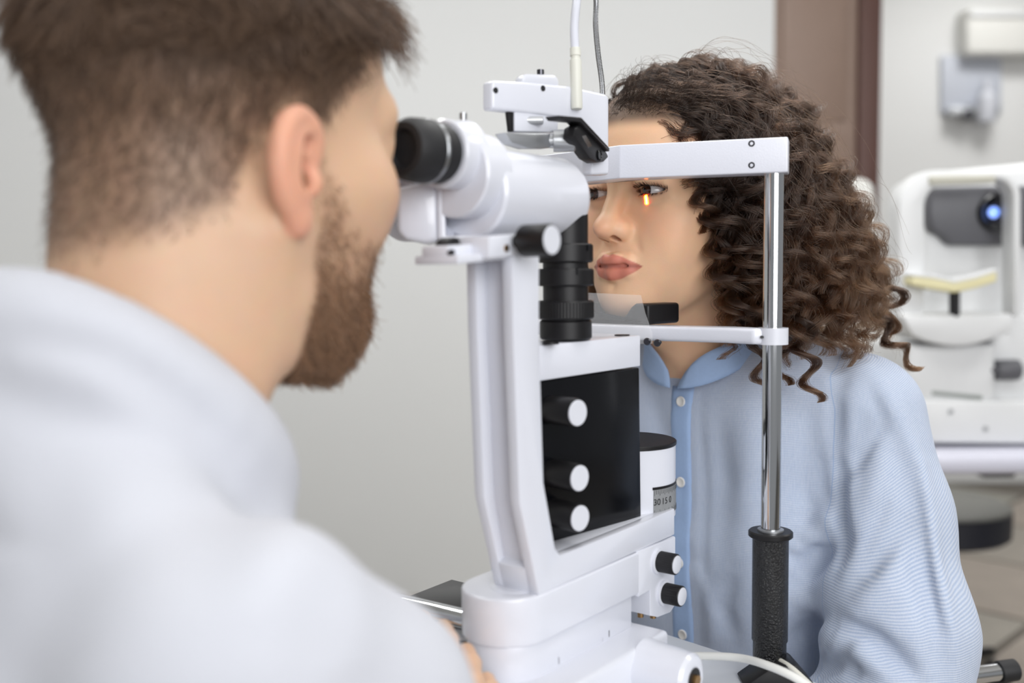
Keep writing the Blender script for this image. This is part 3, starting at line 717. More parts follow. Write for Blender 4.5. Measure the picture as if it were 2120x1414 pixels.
core = lmath('MULTIPLY', lmath('LESS_THAN', xz, 0.0042), lmath('LESS_THAN', yz, 0.038))
halo = lmath('MULTIPLY', lmath('MULTIPLY', lmath('LESS_THAN', xz, 0.016), lmath('LESS_THAN', yz, 0.041)), 0.05)
nt.links.new(lmath('MULTIPLY', lmath('ADD', core, halo), 85.0), em.inputs['Strength'])
so = bpy.data.objects.new('slit_beam', sp); COL.objects.link(so)
s0 = at(1272, 398, 0.805); s1 = at(1336, 412, 0.897)
so.location = s0; so.rotation_euler = (s1 - s0).to_track_quat('-Z', 'Y').to_euler()

# ------------------------------------------------------------------ sculpting in a distance field (numpy)
class Field:
    """a rectilinear grid of distances; soft unions and cuts of simple solids, skinned by surface nets"""
    def __init__(s, xs, ys, zs):
        s.ax = [np.asarray(a, np.float32) for a in (xs, ys, zs)]
        s.D = np.full([len(a) for a in s.ax], 0.5, np.float32)
    def win(s, lo, hi):
        sl = []
        for a, l, h in zip(s.ax, lo, hi):
            i0 = int(np.searchsorted(a, l)); i1 = int(np.searchsorted(a, h, 'right'))
            sl.append(slice(i0, max(i1, i0 + 1)))
        sl = tuple(sl)
        g = [s.ax[0][sl[0]][:, None, None], s.ax[1][sl[1]][None, :, None], s.ax[2][sl[2]][None, None, :]]
        return sl, g
    def put(s, d, sl, k, mode):
        a = s.D[sl]
        if mode == 'cut': d = -d
        if mode == 'add':
            if k > 0:
                h = np.maximum(k - np.abs(a - d), 0) / k; r = np.minimum(a, d) - h * h * k * 0.25
            else: r = np.minimum(a, d)
        else:
            if k > 0:
                h = np.maximum(k - np.abs(a - d), 0) / k; r = np.maximum(a, d) + h * h * k * 0.25
            else: r = np.maximum(a, d)
        s.D[sl] = r
    def ell(s, c, r, k=0.01, rot=None, mode='add', pad=None):
        c = np.asarray(c, np.float32); r = np.asarray(r, np.float32)
        m = max(r) + (pad if pad is not None else max(0.02, k * 1.5))
        sl, (x, y, z) = s.win(c - m, c + m)
        x = x - c[0]; y = y - c[1]; z = z - c[2]
        if rot is not None:
            Rm = np.asarray(Euler(rot).to_matrix().transposed(), np.float32)
            x, y, z = (Rm[i, 0] * x + Rm[i, 1] * y + Rm[i, 2] * z for i in range(3))
        k0 = np.sqrt((x / r[0]) ** 2 + (y / r[1]) ** 2 + (z / r[2]) ** 2)
        k1 = np.sqrt((x / r[0] ** 2) ** 2 + (y / r[1] ** 2) ** 2 + (z / r[2] ** 2) ** 2) + 1e-9
        s.put(k0 * (k0 - 1) / k1, sl, k, mode)
    def seg(s, a, b, ra, rb, k=0.01, mode='add', sq=None):
        """tapered capsule; sq = (axis, factor) flattens it"""
        a = np.asarray(a, np.float32); b = np.asarray(b, np.float32)
        m = max(ra, rb) + max(0.02, k * 1.5)
        sl, (x, y, z) = s.win(np.minimum(a, b) - m, np.maximum(a, b) + m)
        ba = b - a; L = float(ba @ ba) + 1e-12
        t = np.clip(((x - a[0]) * ba[0] + (y - a[1]) * ba[1] + (z - a[2]) * ba[2]) / L, 0, 1)
        d = np.sqrt((x - a[0] - ba[0] * t) ** 2 + (y - a[1] - ba[1] * t) ** 2 + (z - a[2] - ba[2] * t) ** 2) - (ra + (rb - ra) * t)
        s.put(d, sl, k, mode)
    def chain(s, pts, rs, k=0.01, mode='add'):
        for i in range(len(pts) - 1): s.seg(pts[i], pts[i + 1], rs[i], rs[i + 1], k, mode)
    def dent(s, pts, width, amp):
        """push the surface out (amp > 0) or in along a polyline: folds and creases"""
        P = [np.asarray(p, np.float32) for p in pts]
        lo = np.min(P, 0) - 3 * width; hi = np.max(P, 0) + 3 * width
        sl, (x, y, z) = s.win(lo, hi)
        best = None; tt = None
        n = len(P) - 1
        for i in range(n):
            a, ba = P[i], P[i + 1] - P[i]; L = float(ba @ ba) + 1e-12
            t = np.clip(((x - a[0]) * ba[0] + (y - a[1]) * ba[1] + (z - a[2]) * ba[2]) / L, 0, 1)
            q = (x - a[0] - ba[0] * t) ** 2 + (y - a[1] - ba[1] * t) ** 2 + (z - a[2] - ba[2] * t) ** 2
            g = (i + t) / n
            if best is None: best, tt = q, g
            else:
                tt = np.where(q < best, g, tt); best = np.minimum(best, q)
        w = np.sin(np.clip(tt, 0.04, 0.96) * math.pi) ** 0.6
        s.D[sl] -= amp * w * np.exp(-best / (width * width))
    def mesh(s):
        D = s.D; S = D < 0
        nx, ny, nz = D.shape
        cnt = np.zeros((nx - 1, ny - 1, nz - 1), np.uint8)
        for a in (0, 1):
            for b in (0, 1):
                for c in (0, 1): cnt += S[a:nx - 1 + a, b:ny - 1 + b, c:nz - 1 + c]
        I = np.argwhere((cnt > 0) & (cnt < 8)); i, j, k = I.T
        pos = np.zeros((len(I), 3), np.float64); num = np.zeros(len(I))
        cor = [(a, b, c) for a in (0, 1) for b in (0, 1) for c in (0, 1)]
        val = {c: D[i + c[0], j + c[1], k + c[2]] for c in cor}
        for p in cor:
            for ax in range(3):
                if p[ax]: continue
                q = list(p); q[ax] = 1; q = tuple(q)
                d0, d1 = val[p], val[q]; mk = (d0 < 0) != (d1 < 0)
                t = np.where(mk, d0 / np.where(d0 == d1, 1, d0 - d1), 0)
                for e in range(3): pos[:, e] += np.where(mk, p[e] + (t if e == ax else 0), 0)
                num += mk
        pos /= num[:, None]; pos += I
        V_ = np.stack([np.interp(pos[:, e], np.arange(len(s.ax[e])), s.ax[e]) for e in range(3)], 1)
        idx = np.full(cnt.shape, -1, np.int32); idx[i, j, k] = np.arange(len(I))
        Q = []
        for ax in range(3):
            n_ = [nx, ny, nz]
            lo = [slice(1, n_[e] - 1) for e in range(3)]; lo[ax] = slice(0, n_[ax] - 1)
            hi = list(lo); hi[ax] = slice(1, n_[ax])
            a, b = S[tuple(lo)], S[tuple(hi)]
            w = np.argwhere(a != b); 
            if not len(w): continue
            ins = a[tuple(w.T)]
            off = np.ones(3, int); off[ax] = 0
            w = w + off
            u, v = [e for e in range(3) if e != ax]
            def cell(du, dv):
                c = w.copy(); c[:, u] -= du; c[:, v] -= dv; return idx[tuple(c.T)]
            q = np.stack([cell(1, 1), cell(0, 1), cell(0, 0), cell(1, 0)], 1)
            flip = ins if ax != 1 else ~ins
            q = np.where(flip[:, None], q, q[:, ::-1])
            Q.append(q)
        Q = np.concatenate(Q); Q = Q[(Q >= 0).all(1)]
        return V_, Q

def relax(Vs, Q, it=1, f=0.5):
    """a little Laplacian smoothing"""
    E = np.concatenate([Q[:, [0, 1]], Q[:, [1, 2]], Q[:, [2, 3]], Q[:, [3, 0]]])
    deg = np.bincount(E.ravel(), minlength=len(Vs)).astype(float)[:, None]
    for _ in range(it):
        acc = np.zeros_like(Vs)
        for e in range(3):
            acc[:, e] = np.bincount(E[:, 0], Vs[E[:, 1], e], len(Vs)) + np.bincount(E[:, 1], Vs[E[:, 0], e], len(Vs))
        Vs = Vs + f * (acc / np.maximum(deg, 1) - Vs)
    return Vs

def np_mesh(name, Vs, Q, mat_, parent, attrs=None, base=None):
    me = bpy.data.meshes.new(name)
    base = wloc(parent) if base is None else base
    Vw = (Vs - np.array(base)).astype(np.float32)
    n = Q.shape[1]
    me.vertices.add(len(Vw)); me.vertices.foreach_set('co', Vw.ravel())
    me.loops.add(Q.size); me.loops.foreach_set('vertex_index', Q.astype(np.int32).ravel())
    me.polygons.add(len(Q)); me.polygons.foreach_set('loop_start', np.arange(0, Q.size, n, dtype=np.int32))
    try: me.polygons.foreach_set('loop_total', np.full(len(Q), n, np.int32))
    except Exception: pass
    me.polygons.foreach_set('use_smooth', np.ones(len(Q), bool))
    me.update(calc_edges=True); me.validate()
    for k, a in (attrs or {}).items():
        if a.ndim == 1:
            at_ = me.attributes.new(k, 'FLOAT', 'POINT'); at_.data.foreach_set('value', a.astype(np.float32))
        else:
            at_ = me.attributes.new(k, 'FLOAT_COLOR', 'POINT')
            c = np.ones((len(a), 4), np.float32); c[:, :3] = a; at_.data.foreach_set('color', c.ravel())
    if mat_ is not None: me.materials.append(mat_)
    o = bpy.data.objects.new(name, me); COL.objects.link(o)
    o.parent = parent
    return o

def axis_steps(pieces):
    """pieces: (start, stop, step) joined end to end"""
    out = [pieces[0][0]]
    for a, b, h in pieces:
        n = max(1, int(round((b - a) / h)))
        out += [a + (b - a) * (i + 1) / n for i in range(n)]
    return out

def place(phi, loc):
    """local (x = own left, y = back, z = up) to world"""
    c, s_ = math.cos(phi), math.sin(phi); loc = np.array(loc)
    Rm = np.array([[c, -s_, 0], [s_, c, 0], [0, 0, 1]])
    return (lambda P: np.asarray(P) @ Rm.T + loc), (lambda P: (np.asarray(P) - loc) @ Rm)

def sstep(x, a, b):
    t = np.clip((x - a) / (b - a), 0, 1); return t * t * (3 - 2 * t)
def gauss(P, c, r):
    d = (P - np.array(c)) / np.array(r); return np.exp(-(d * d).sum(1))

# hair strands as curve objects
def strands(name, groups, mat_, parent):
    """groups: list of (N, n, 3) world points and radii (root, tip)"""
    cu = bpy.data.hair_curves.new(name)
    sizes = []; P = []; Rr = []
    for A, r0, r1 in groups:
        N, n, _ = A.shape
        sizes += [n] * N; P.append(A.reshape(-1, 3))
        Rr.append(np.tile(r0 + (r1 - r0) * np.linspace(0, 1, n) ** 1.5, N))
    P = np.concatenate(P) - np.array(wloc(parent)); Rr = np.concatenate(Rr)
    cu.add_curves(sizes)
    cu.attributes['position'].data.foreach_set('vector', P.astype(np.float32).ravel())
    ra = cu.attributes.get('radius') or cu.attributes.new('radius', 'FLOAT', 'POINT')
    ra.data.foreach_set('value', Rr.astype(np.float32))
    cu.materials.append(mat_)
    o = bpy.data.objects.new(name, cu); COL.objects.link(o); o.parent = parent
    return o
def hair_mat(name, rgb, rgb2, rough=0.35):
    m, nt, b = new_mat(name)
    hi = nt.nodes.new('ShaderNodeHairInfo')
    mx = nt.nodes.new('ShaderNodeMix'); mx.data_type = 'RGBA'
    mx.inputs[6].default_value = (*lin(rgb), 1); mx.inputs[7].default_value = (*lin(rgb2), 1)
    nt.links.new(hi.outputs['Random'], mx.inputs[0]); 
    nt.links.new(mx.outputs[2], b.inputs['Base Color'])
    b.inputs['Roughness'].default_value = rough; b.inputs['Specular IOR Level'].default_value = 0.35
    return m

# skin
def skin_mat(name):
    m, nt, b = new_mat(name)
    a = nt.nodes.new('ShaderNodeAttribute'); a.attribute_name = 'tint'
    tc = nt.nodes.new('ShaderNodeTexCoord')
    n = nt.nodes.new('ShaderNodeTexNoise'); n.inputs['Scale'].default_value = 90; n.inputs['Detail'].default_value = 5
    nt.links.new(tc.outputs['Object'], n.inputs['Vector'])
    mx = nt.nodes.new('ShaderNodeMix'); mx.data_type = 'RGBA'; mx.blend_type = 'MULTIPLY'; mx.inputs[0].default_value = 0.10
    nt.links.new(a.outputs['Color'], mx.inputs[6]); nt.links.new(n.outputs['Color'], mx.inputs[7])
    nt.links.new(mx.outputs[2], b.inputs['Base Color'])
    b.inputs['Roughness'].default_value = 0.48; b.inputs['Specular IOR Level'].default_value = 0.42
    b.inputs['Subsurface Weight'].default_value = 0.22; b.inputs['Subsurface Radius'].default_value = (0.009, 0.0035, 0.0018); b.inputs['Subsurface Scale'].default_value = 0.5
    n2 = nt.nodes.new('ShaderNodeTexNoise'); n2.inputs['Scale'].default_value = 900; n2.inputs['Detail'].default_value = 2
    nt.links.new(tc.outputs['Object'], n2.inputs['Vector'])
    bp = nt.nodes.new('ShaderNodeBump'); bp.inputs['Strength'].default_value = 0.12; bp.inputs['Distance'].default_value = 0.0006
    nt.links.new(n2.outputs['Fac'], bp.inputs['Height']); nt.links.new(bp.outputs['Normal'], b.inputs['Normal'])
    return m
M['skin'] = skin_mat('skin')

# ------------------------------------------------------------------ the seated woman
EYE_L = at(1340, 393, 0.90)                       # her left eye
WPHI = R(-46)
def rot2(v, phi): return (v[0] * math.cos(phi) - v[1] * math.sin(phi), v[0] * math.sin(phi) + v[1] * math.cos(phi))
ox, oy = rot2((0.031, -0.084), WPHI)
WH = (EYE_L.x - ox, EYE_L.y - oy, EYE_L.z)        # between the ears at eye level
w2g, g2w = place(WPHI, WH)
WO = empty('person', (WH[0] + 0.06, WH[1] + 0.06, 0), 'woman with long brown curls in a pale blue shirt, chin on the rest', 'person')

def face_solids(fl, male=False):
    e = fl.ell; s = fl.seg
    # skull and face masses
    e((0, 0.014, 0.034), (0.0735, 0.094, 0.086), 0)
    e((0, -0.038, 0.045), (0.060, 0.046, 0.050), 0.03)
    e((0, -0.030, -0.030), (0.060, 0.052, 0.070), 0.03)
    e((0, -0.036, -0.078), (0.043, 0.044, 0.034), 0.025)
    for sx in (-1, 1):
        s((sx * 0.053, 0.002, -0.055), (sx * 0.016, -0.066, -0.096), 0.017, 0.0165, 0.03)
        e((sx * 0.043, -0.050, -0.024), (0.022, 0.022, 0.019), 0.03)          # cheek bone
        e((sx * 0.034, -0.060, -0.050), (0.020, 0.019, 0.024), 0.03)          # cheek
        s((sx * 0.010, -0.083, 0.019), (sx * 0.044, -0.067, 0.020), 0.008, 0.007, 0.02)    # brow
    e((0, -0.0795, -0.100), (0.017, 0.0135, 0.0135), 0.02)                      # chin
    e((0, -0.070, -0.068), (0.030, 0.020, 0.026), 0.02)                         # muzzle
    # eye sockets
    for sx in (-1, 1):
        e((sx * 0.0325, -0.098, 0.001), (0.0175, 0.0145, 0.0105), 0.014, mode='cut')
        e((sx * 0.014, -0.100, -0.004), (0.006, 0.014, 0.012), 0.010, mode='cut')
    # nose
    s((0, -0.081, 0.014), (0, -0.1035, -0.028), 0.0078, 0.0078, 0.012)
    e((0, -0.1080, -0.0335), (0.0095, 0.0100, 0.0085), 0.008)
    e((0, -0.090, -0.0355), (0.0135, 0.014, 0.010), 0.012)
    for sx in (-1, 1):
        e((sx * 0.0112, -0.0945, -0.0360), (0.0062, 0.0095, 0.0075), 0.005)
    # lids over the eyeballs
    for sx in (-1, 1):
        e((sx * 0.0310, -0.0735, 0.0), (0.0139, 0.0139, 0.0139), 0.006)
        s((sx * 0.021, -0.0855, 0.0060), (sx * 0.044, -0.0775, 0.0052), 0.0022, 0.0028, 0.006)
        e((sx * 0.0455, -0.0715, 0.0), (0.006, 0.008, 0.008), 0.008)
    # lips
    up = [(-0.0280, -0.0770, -0.0685), (-0.0155, -0.0905, -0.0640), (-0.0048, -0.0960, -0.0622), (0, -0.0960, -0.0632), (0.0048, -0.0960, -0.0622), (0.0155, -0.0905, -0.0640), (0.0280, -0.0770, -0.0685)]
    fl.chain(up, [0.0031, 0.0049, 0.0053, 0.0053, 0.0053, 0.0049, 0.0031], 0.005)
    lo = [(-0.0265, -0.0770, -0.0688), (-0.014, -0.0895, -0.0730), (0, -0.0940, -0.0745), (0.014, -0.0895, -0.0730), (0.0265, -0.0770, -0.0688)]
    fl.chain(lo, [0.0031, 0.0055, 0.0062, 0.0055, 0.0031], 0.005)
    # mouth line, corners, nostrils, philtrum, chin crease
    ml = [(-0.0290, -0.0805, -0.0684), (-0.014, -0.0960, -0.0676), (0, -0.1020, -0.0684), (0.014, -0.0960, -0.0676), (0.0290, -0.0805, -0.0684)]
    fl.chain(ml, [0.0006, 0.0010, 0.0012, 0.0010, 0.0006], 0.0030, 'cut')
    for sx in (-1, 1):
        e((sx * 0.0066, -0.0980, -0.0420), (0.0040, 0.0074, 0.0042), 0.0015, mode='cut')
    fl.dent([(0, -0.097, -0.047), (0, -0.100, -0.058)], 0.0035, -0.0012)
    fl.dent([(-0.012, -0.088, -0.086), (0, -0.092, -0.087), (0.012, -0.088, -0.086)], 0.005, -0.0022)
    for sx in (-1, 1):
        fl.dent([(sx * 0.0175, -0.093, -0.036), (sx * 0.024, -0.087, -0.052), (sx * 0.029, -0.078, -0.066)], 0.0045, -0.0012)
    # almond openings of the eyes: between two arcs, only in front
    for sx in (-1, 1):
        lo_, hi_ = np.array((sx * 0.031 - 0.02, -0.11, -0.014)), np.array((sx * 0.031 + 0.02, -0.070, 0.014))
        sl, (x, y, z) = fl.win(lo_, hi_)
        t = (x - sx * 0.0325) * sx / 0.0165                 # -1 inner corner, 1 outer
        q = np.clip(1 - t * t, 0, 1)
        zu = 0.0034 * q ** 0.75 - 0.0004 * t; zl = -0.0036 * q ** 0.85 + 0.0000 * t
        d = np.maximum(np.maximum(z - zu, zl - z), (np.abs(t) - 1) * 0.0165)
        d = np.maximum(d, -0.074 - 0.0 * x + (-y - 0.074) * 0 + 0 * z) if False else d + 0 * y
        fl.put(d.astype(np.float32), sl, 0.0012, 'cut')

def ear(fl, sx, base=(0.073, 0.014, -0.006), sc=1.0, flare=0.5, out=1.0):
    """helix rim, antihelix, bowl, tragus and lobe"""
    def P(u, v, w):      # u forward-back, v up, w outward
        return (sx * (base[0] + w * sc * out), base[1] + u * sc, base[2] + v * sc)
    rim = [P(-0.011, 0.004, 0.003), P(-0.013, 0.016, 0.007), P(-0.009, 0.026, 0.011), P(0.002, 0.031, 0.015), P(0.012, 0.027, 0.019), P(0.018, 0.016, 0.021), P(0.0185, 0.003, 0.020), P(0.014, -0.010, 0.017), P(0.006, -0.020, 0.013), P(0.000, -0.026, 0.010)]
    rim = [tuple(q) for q in spline(rim, 5)]; n_ = len(rim)
    fl.chain(rim, [(0.0030 + 0.0008 * math.sin(math.pi * i / n_)) * sc for i in range(n_)], 0.0025)
    pl = [P(0.000, 0.018, 0.011), P(0.010, 0.016, 0.016), P(0.012, 0.002, 0.0155), P(0.006, -0.010, 0.012), P(0.0, -0.004, 0.008)]
    for q in pl: fl.ell(q, (0.0030 * sc, 0.0095 * sc, 0.0105 * sc), 0.008, rot=(0, 0, -sx * flare))
    ah = [tuple(q) for q in spline([P(-0.003, 0.022, 0.0125), P(0.006, 0.019, 0.0165), P(0.010, 0.008, 0.0185), P(0.008, -0.005, 0.0165), P(0.001, -0.012, 0.0125)], 5)]
    fl.chain(ah, [0.0030 * sc] * len(ah), 0.004)
    fl.ell(P(0.000, -0.021, 0.009), (0.0048 * sc, 0.0085 * sc, 0.0095 * sc), 0.006)        # lobe
    fl.ell(P(0.001, 0.002, 0.0150), (0.0085 * sc, 0.0062 * sc, 0.0088 * sc), 0.003, mode='cut')   # bowl
    fl.ell(P(-0.004, -0.002, 0.008), (0.009 * sc, 0.0034 * sc, 0.0045 * sc), 0.002, mode='cut')    # canal
    fl.ell(P(-0.0115, -0.003, 0.008), (0.0042 * sc, 0.0042 * sc, 0.0065 * sc), 0.004)       # tragus
    fl.ell(P(-0.001, 0.0165, 0.0175), (0.005 * sc, 0.0048 * sc, 0.0036 * sc), 0.003, mode='cut')

def hand(fl, wrist, d, up, side, curl=0.5, sc=1.0, spread=1.0):
    """palm, four fingers and a thumb; d along the fingers, up = back of the hand, side = towards the thumb"""
    w, d, up, side = (np.array(v, float) for v in (wrist, d, up, side))
    d /= np.linalg.norm(d); up /= np.linalg.norm(up); side /= np.linalg.norm(side)
    for o, r in ((0.024, 0.0125), (0.008, 0.013), (-0.010, 0.0125), (-0.025, 0.0115)):
        fl.seg(w + side * o * 0.6 * sc, w + (d * 0.08 + side * o) * sc, 0.016 * sc, r * sc, 0.014)
    for o, L, ro in ((0.026, 0.070, 0.0088), (0.009, 0.078, 0.009), (-0.009, 0.072, 0.0086), (-0.025, 0.057, 0.0078)):
        p = w + (d * 0.085 + side * o) * sc
        a = 0.35 * curl; pts = [p - d * 0.01 * sc]; cur = p
        for f in (0.44, 0.31, 0.25):
            a += curl * 0.62
            cur = cur + (d * math.cos(a) - up * math.sin(a) + side * o * 2.0 * spread * math.cos(a)) * L * f * sc
            pts.append(cur)
        fl.chain(pts, [ro * sc, ro * 0.95 * sc, ro * 0.88 * sc, ro * 0.76 * sc], 0.0035)
    tb = w + (d * 0.022 + side * 0.024 - up * 0.006) * sc
    t1 = tb + (d * 0.028 + side * 0.022 - up * 0.010) * sc; t2 = t1 + (d * 0.028 + side * 0.006 - up * 0.012) * sc; t3 = t2 + (d * 0.022 - side * 0.003 - up * 0.008) * sc
    fl.chain([tb, t1, t2, t3], [0.0145 * sc, 0.0115 * sc, 0.0098 * sc, 0.0082 * sc], 0.006)

def tint_skin(P, base, lip, flush, male=False):
    col = np.tile(np.array(lin(base)), (len(P), 1))
    def mix(w, c, s=1.0):
        nonlocal col
        w = (np.clip(w, 0, 1) * s)[:, None]; col = col * (1 - w) + np.array(lin(c)) * w
    for sx in (-1, 1):
        mix(gauss(P, (sx * 0.040, -0.066, -0.034), (0.020, 0.03, 0.018)), flush, 0.45)
    mix(gauss(P, (0, -0.115, -0.036), (0.014, 0.02, 0.012)), flush, 0.45)
    if not male:
        # lips: between the upper and the lower border
        x = np.abs(P[:, 0]); t = np.clip(x / 0.0290, 0, 1)
        zu = -0.0684 + (0.0122 * (1 - t ** 1.6)) - 0.0016 * np.exp(-(x / 0.0026) ** 2)
        zl = -0.0686 - 0.0128 * (1 - t ** 2.0)
        w = sstep(P[:, 2], zl - 0.0006, zl + 0.0010) * (1 - sstep(P[:, 2], zu - 0.0010, zu + 0.0006)) * (x < 0.0295) * (P[:, 1] < -0.07)
        mix(w, lip, 0.92)
        mix(w * np.exp(-((P[:, 2] + 0.0682) / 0.0018) ** 2), (130, 66, 60), 0.5)  # shade of the mouth crease put into the lip colour
    for sx in (-1, 1):   # nostrils, their shade painted into the tint
        mix(gauss(P, (sx * 0.0066, -0.0975, -0.0405), (0.0030, 0.006, 0.0026)), (96, 48, 40), 0.8)
    for sx in (-1, 1):   # lid margins
        d = (P - np.array((sx * 0.031, -0.086, 0))); rr = (d[:, 0] / 0.0165) ** 2 + (d[:, 2] / 0.0062) ** 2
        mix(np.exp(-((rr - 0.9) / 0.45) ** 2) * (P[:, 1] < -0.075), (168, 112, 92), 0.5)
    return col

# ---- body: head, neck, trunk, arms and hands in one skin
xs = axis_steps([(-0.36, -0.10, 0.007), (-0.10, -0.052, 0.0022), (-0.052, 0.052, 0.00115), (0.052, 0.10, 0.0022), (0.10, 0.36, 0.007)])
ys = axis_steps([(-0.30, -0.125, 0.007), (-0.125, -0.06, 0.00115), (-0.06, 0.12, 0.003), (0.12, 0.30, 0.008)])
zs = axis_steps([(-0.66, -0.24, 0.008), (-0.24, -0.125, 0.003), (-0.125, 0.03, 0.00115), (0.03, 0.14, 0.003)])
fw = Field(xs, ys, zs)
# trunk under the shirt
fw.ell((0.0, 0.115, -0.39), (0.128, 0.075, 0.19), 0)
fw.ell((0.0, 0.11, -0.59), (0.125, 0.080, 0.07), 0.05)
for sx in (-1, 1):
    fw.seg((0, 0.075, -0.205), (sx * 0.140, 0.085, -0.215), 0.038, 0.034, 0.04)
    el = (sx * 0.212, 0.035, -0.445); wr = (sx * 0.10, -0.030, -0.545)
    fw.chain([(sx * 0.155, 0.088, -0.215), el, wr], [0.036, 0.030, 0.026], 0.03)
    hand(fw, wr, (-0.75 * sx, -0.5, -0.25), (0.1 * sx, -0.4, 0.9), (-0.3 * sx, 0.1, 0.3), 0.35, 0.9)
# neck
fw.seg((0, 0.022, -0.06), (0, 0.072, -0.23), 0.050, 0.056, 0.03)
for sx in (-1, 1):
    fw.seg((sx * 0.050, 0.028, -0.055), (sx * 0.012, 0.020, -0.205), 0.013, 0.010, 0.022)
tmp = Field(xs, ys, zs); face_solids(tmp); ear(tmp, -1); ear(tmp, 1)
k_ = 0.022; h_ = np.maximum(k_ - np.abs(fw.D - tmp.D), 0) / k_
msk = (np.asarray(zs)[None, None, :] < -0.075) | (np.asarray(ys)[None, :, None] > -0.03)
fw.D = np.where(msk, np.minimum(fw.D, tmp.D) - h_ * h_ * k_ * 0.25, np.minimum(fw.D, tmp.D)); del tmp
Vb, Qb = fw.mesh(); Vb = relax(Vb, Qb, 1, 0.35); del fw
def hairline_of(az): return np.interp(np.abs(az), [0, 25, 45, 62, 78, 100, 130, 180], [0.057, 0.055, 0.045, 0.018, -0.010, -0.03, -0.055, -0.07])
tw = tint_skin(Vb, (238, 194, 158), (208, 124, 106), (240, 166, 134))
azv = np.degrees(np.arctan2(Vb[:, 0], -(Vb[:, 1] - 0.014)))
wh = sstep(Vb[:, 2] - hairline_of(azv), -0.002, 0.012)[:, None] * (np.abs(Vb[:, 0]) < 0.077)[:, None] * 0.85
tw = tw * (1 - wh) + np.array(lin((48, 33, 26))) * wh
body = np_mesh('body', w2g(Vb), Qb, M['skin'], WO, {'tint': tw})

# ---- eyes
def eye_mat(name, iris):
    m, nt, b = new_mat(name)
    tc = nt.nodes.new('ShaderNodeTexCoord'); sep = nt.nodes.new('ShaderNodeSeparateXYZ'); nt.links.new(tc.outputs['Object'], sep.inputs[0])
    ra = nt.nodes.new('ShaderNodeVectorMath'); ra.operation = 'LENGTH'
    cm = nt.nodes.new('ShaderNodeCombineXYZ'); nt.links.new(sep.outputs['X'], cm.inputs['X']); nt.links.new(sep.outputs['Z'], cm.inputs['Y']); nt.links.new(cm.outputs[0], ra.inputs[0])
    cr = nt.nodes.new('ShaderNodeValToRGB'); el = cr.color_ramp.elements
    mp = nt.nodes.new('ShaderNodeMath'); mp.operation = 'DIVIDE'; mp.inputs[1].default_value = 0.0122; nt.links.new(ra.outputs['Value'], mp.inputs[0]); nt.links.new(mp.outputs[0], cr.inputs[0])
    el[0].position = 0.0; el[0].color = (0.005, 0.004, 0.004, 1); el[1].position = 0.62; el[1].color = (*lin((226, 222, 222)), 1)
    for p, c in ((0.18, (0.005, 0.004, 0.004)), (0.20, lin(iris)), (0.42, lin(tuple(int(v * 0.75) for v in iris))), (0.48, (0.015, 0.008, 0.006)), (0.53, lin((214, 208, 210)))):
        q = el.new(p); q.color = (*c, 1)
    nt.links.new(cr.outputs[0], b.inputs['Base Color'])
    b.inputs['Roughness'].default_value = 0.06; b.inputs['Coat Weight'].default_value = 1.0; b.inputs['Coat Roughness'].default_value = 0.02
    return m
M['eye'] = eye_mat('brown_eye', (74, 40, 24))
def eyeball(pos_local, gaze_local, to_world, parent, r=0.0122):
    bm = bmesh.new(); bmesh.ops.create_uvsphere(bm, u_segments=40, v_segments=28, radius=r)
    for v in bm.verts:
        v.co = Vector((v.co.x, -v.co.z, v.co.y))         # pole towards -Y
        rr = math.hypot(v.co.x, v.co.z)
        if v.co.y < 0 and rr < 0.0062: v.co.y -= 0.0009 * (1 - (rr / 0.0062) ** 2)
    for f in bm.faces: f.smooth = True
    me = bpy.data.meshes.new('eye'); bm.to_mesh(me); bm.free(); me.materials.append(M['eye'])
    o = bpy.data.objects.new('eye', me); COL.objects.link(o); o.parent = parent
    p = to_world(np.array([pos_local]))[0]; g = to_world(np.array([np.array(pos_local) + np.array(gaze_local)]))[0] - p
    o.location = Vector(p) - wloc(parent)
    o.rotation_euler = (-Vector(g)).to_track_quat('Y', 'Z').to_euler()
    return o
for sx in (-1, 1):
    eyeball((sx * 0.031, -0.0740, 0.0), (-0.10, -1, -0.03), w2g, WO)

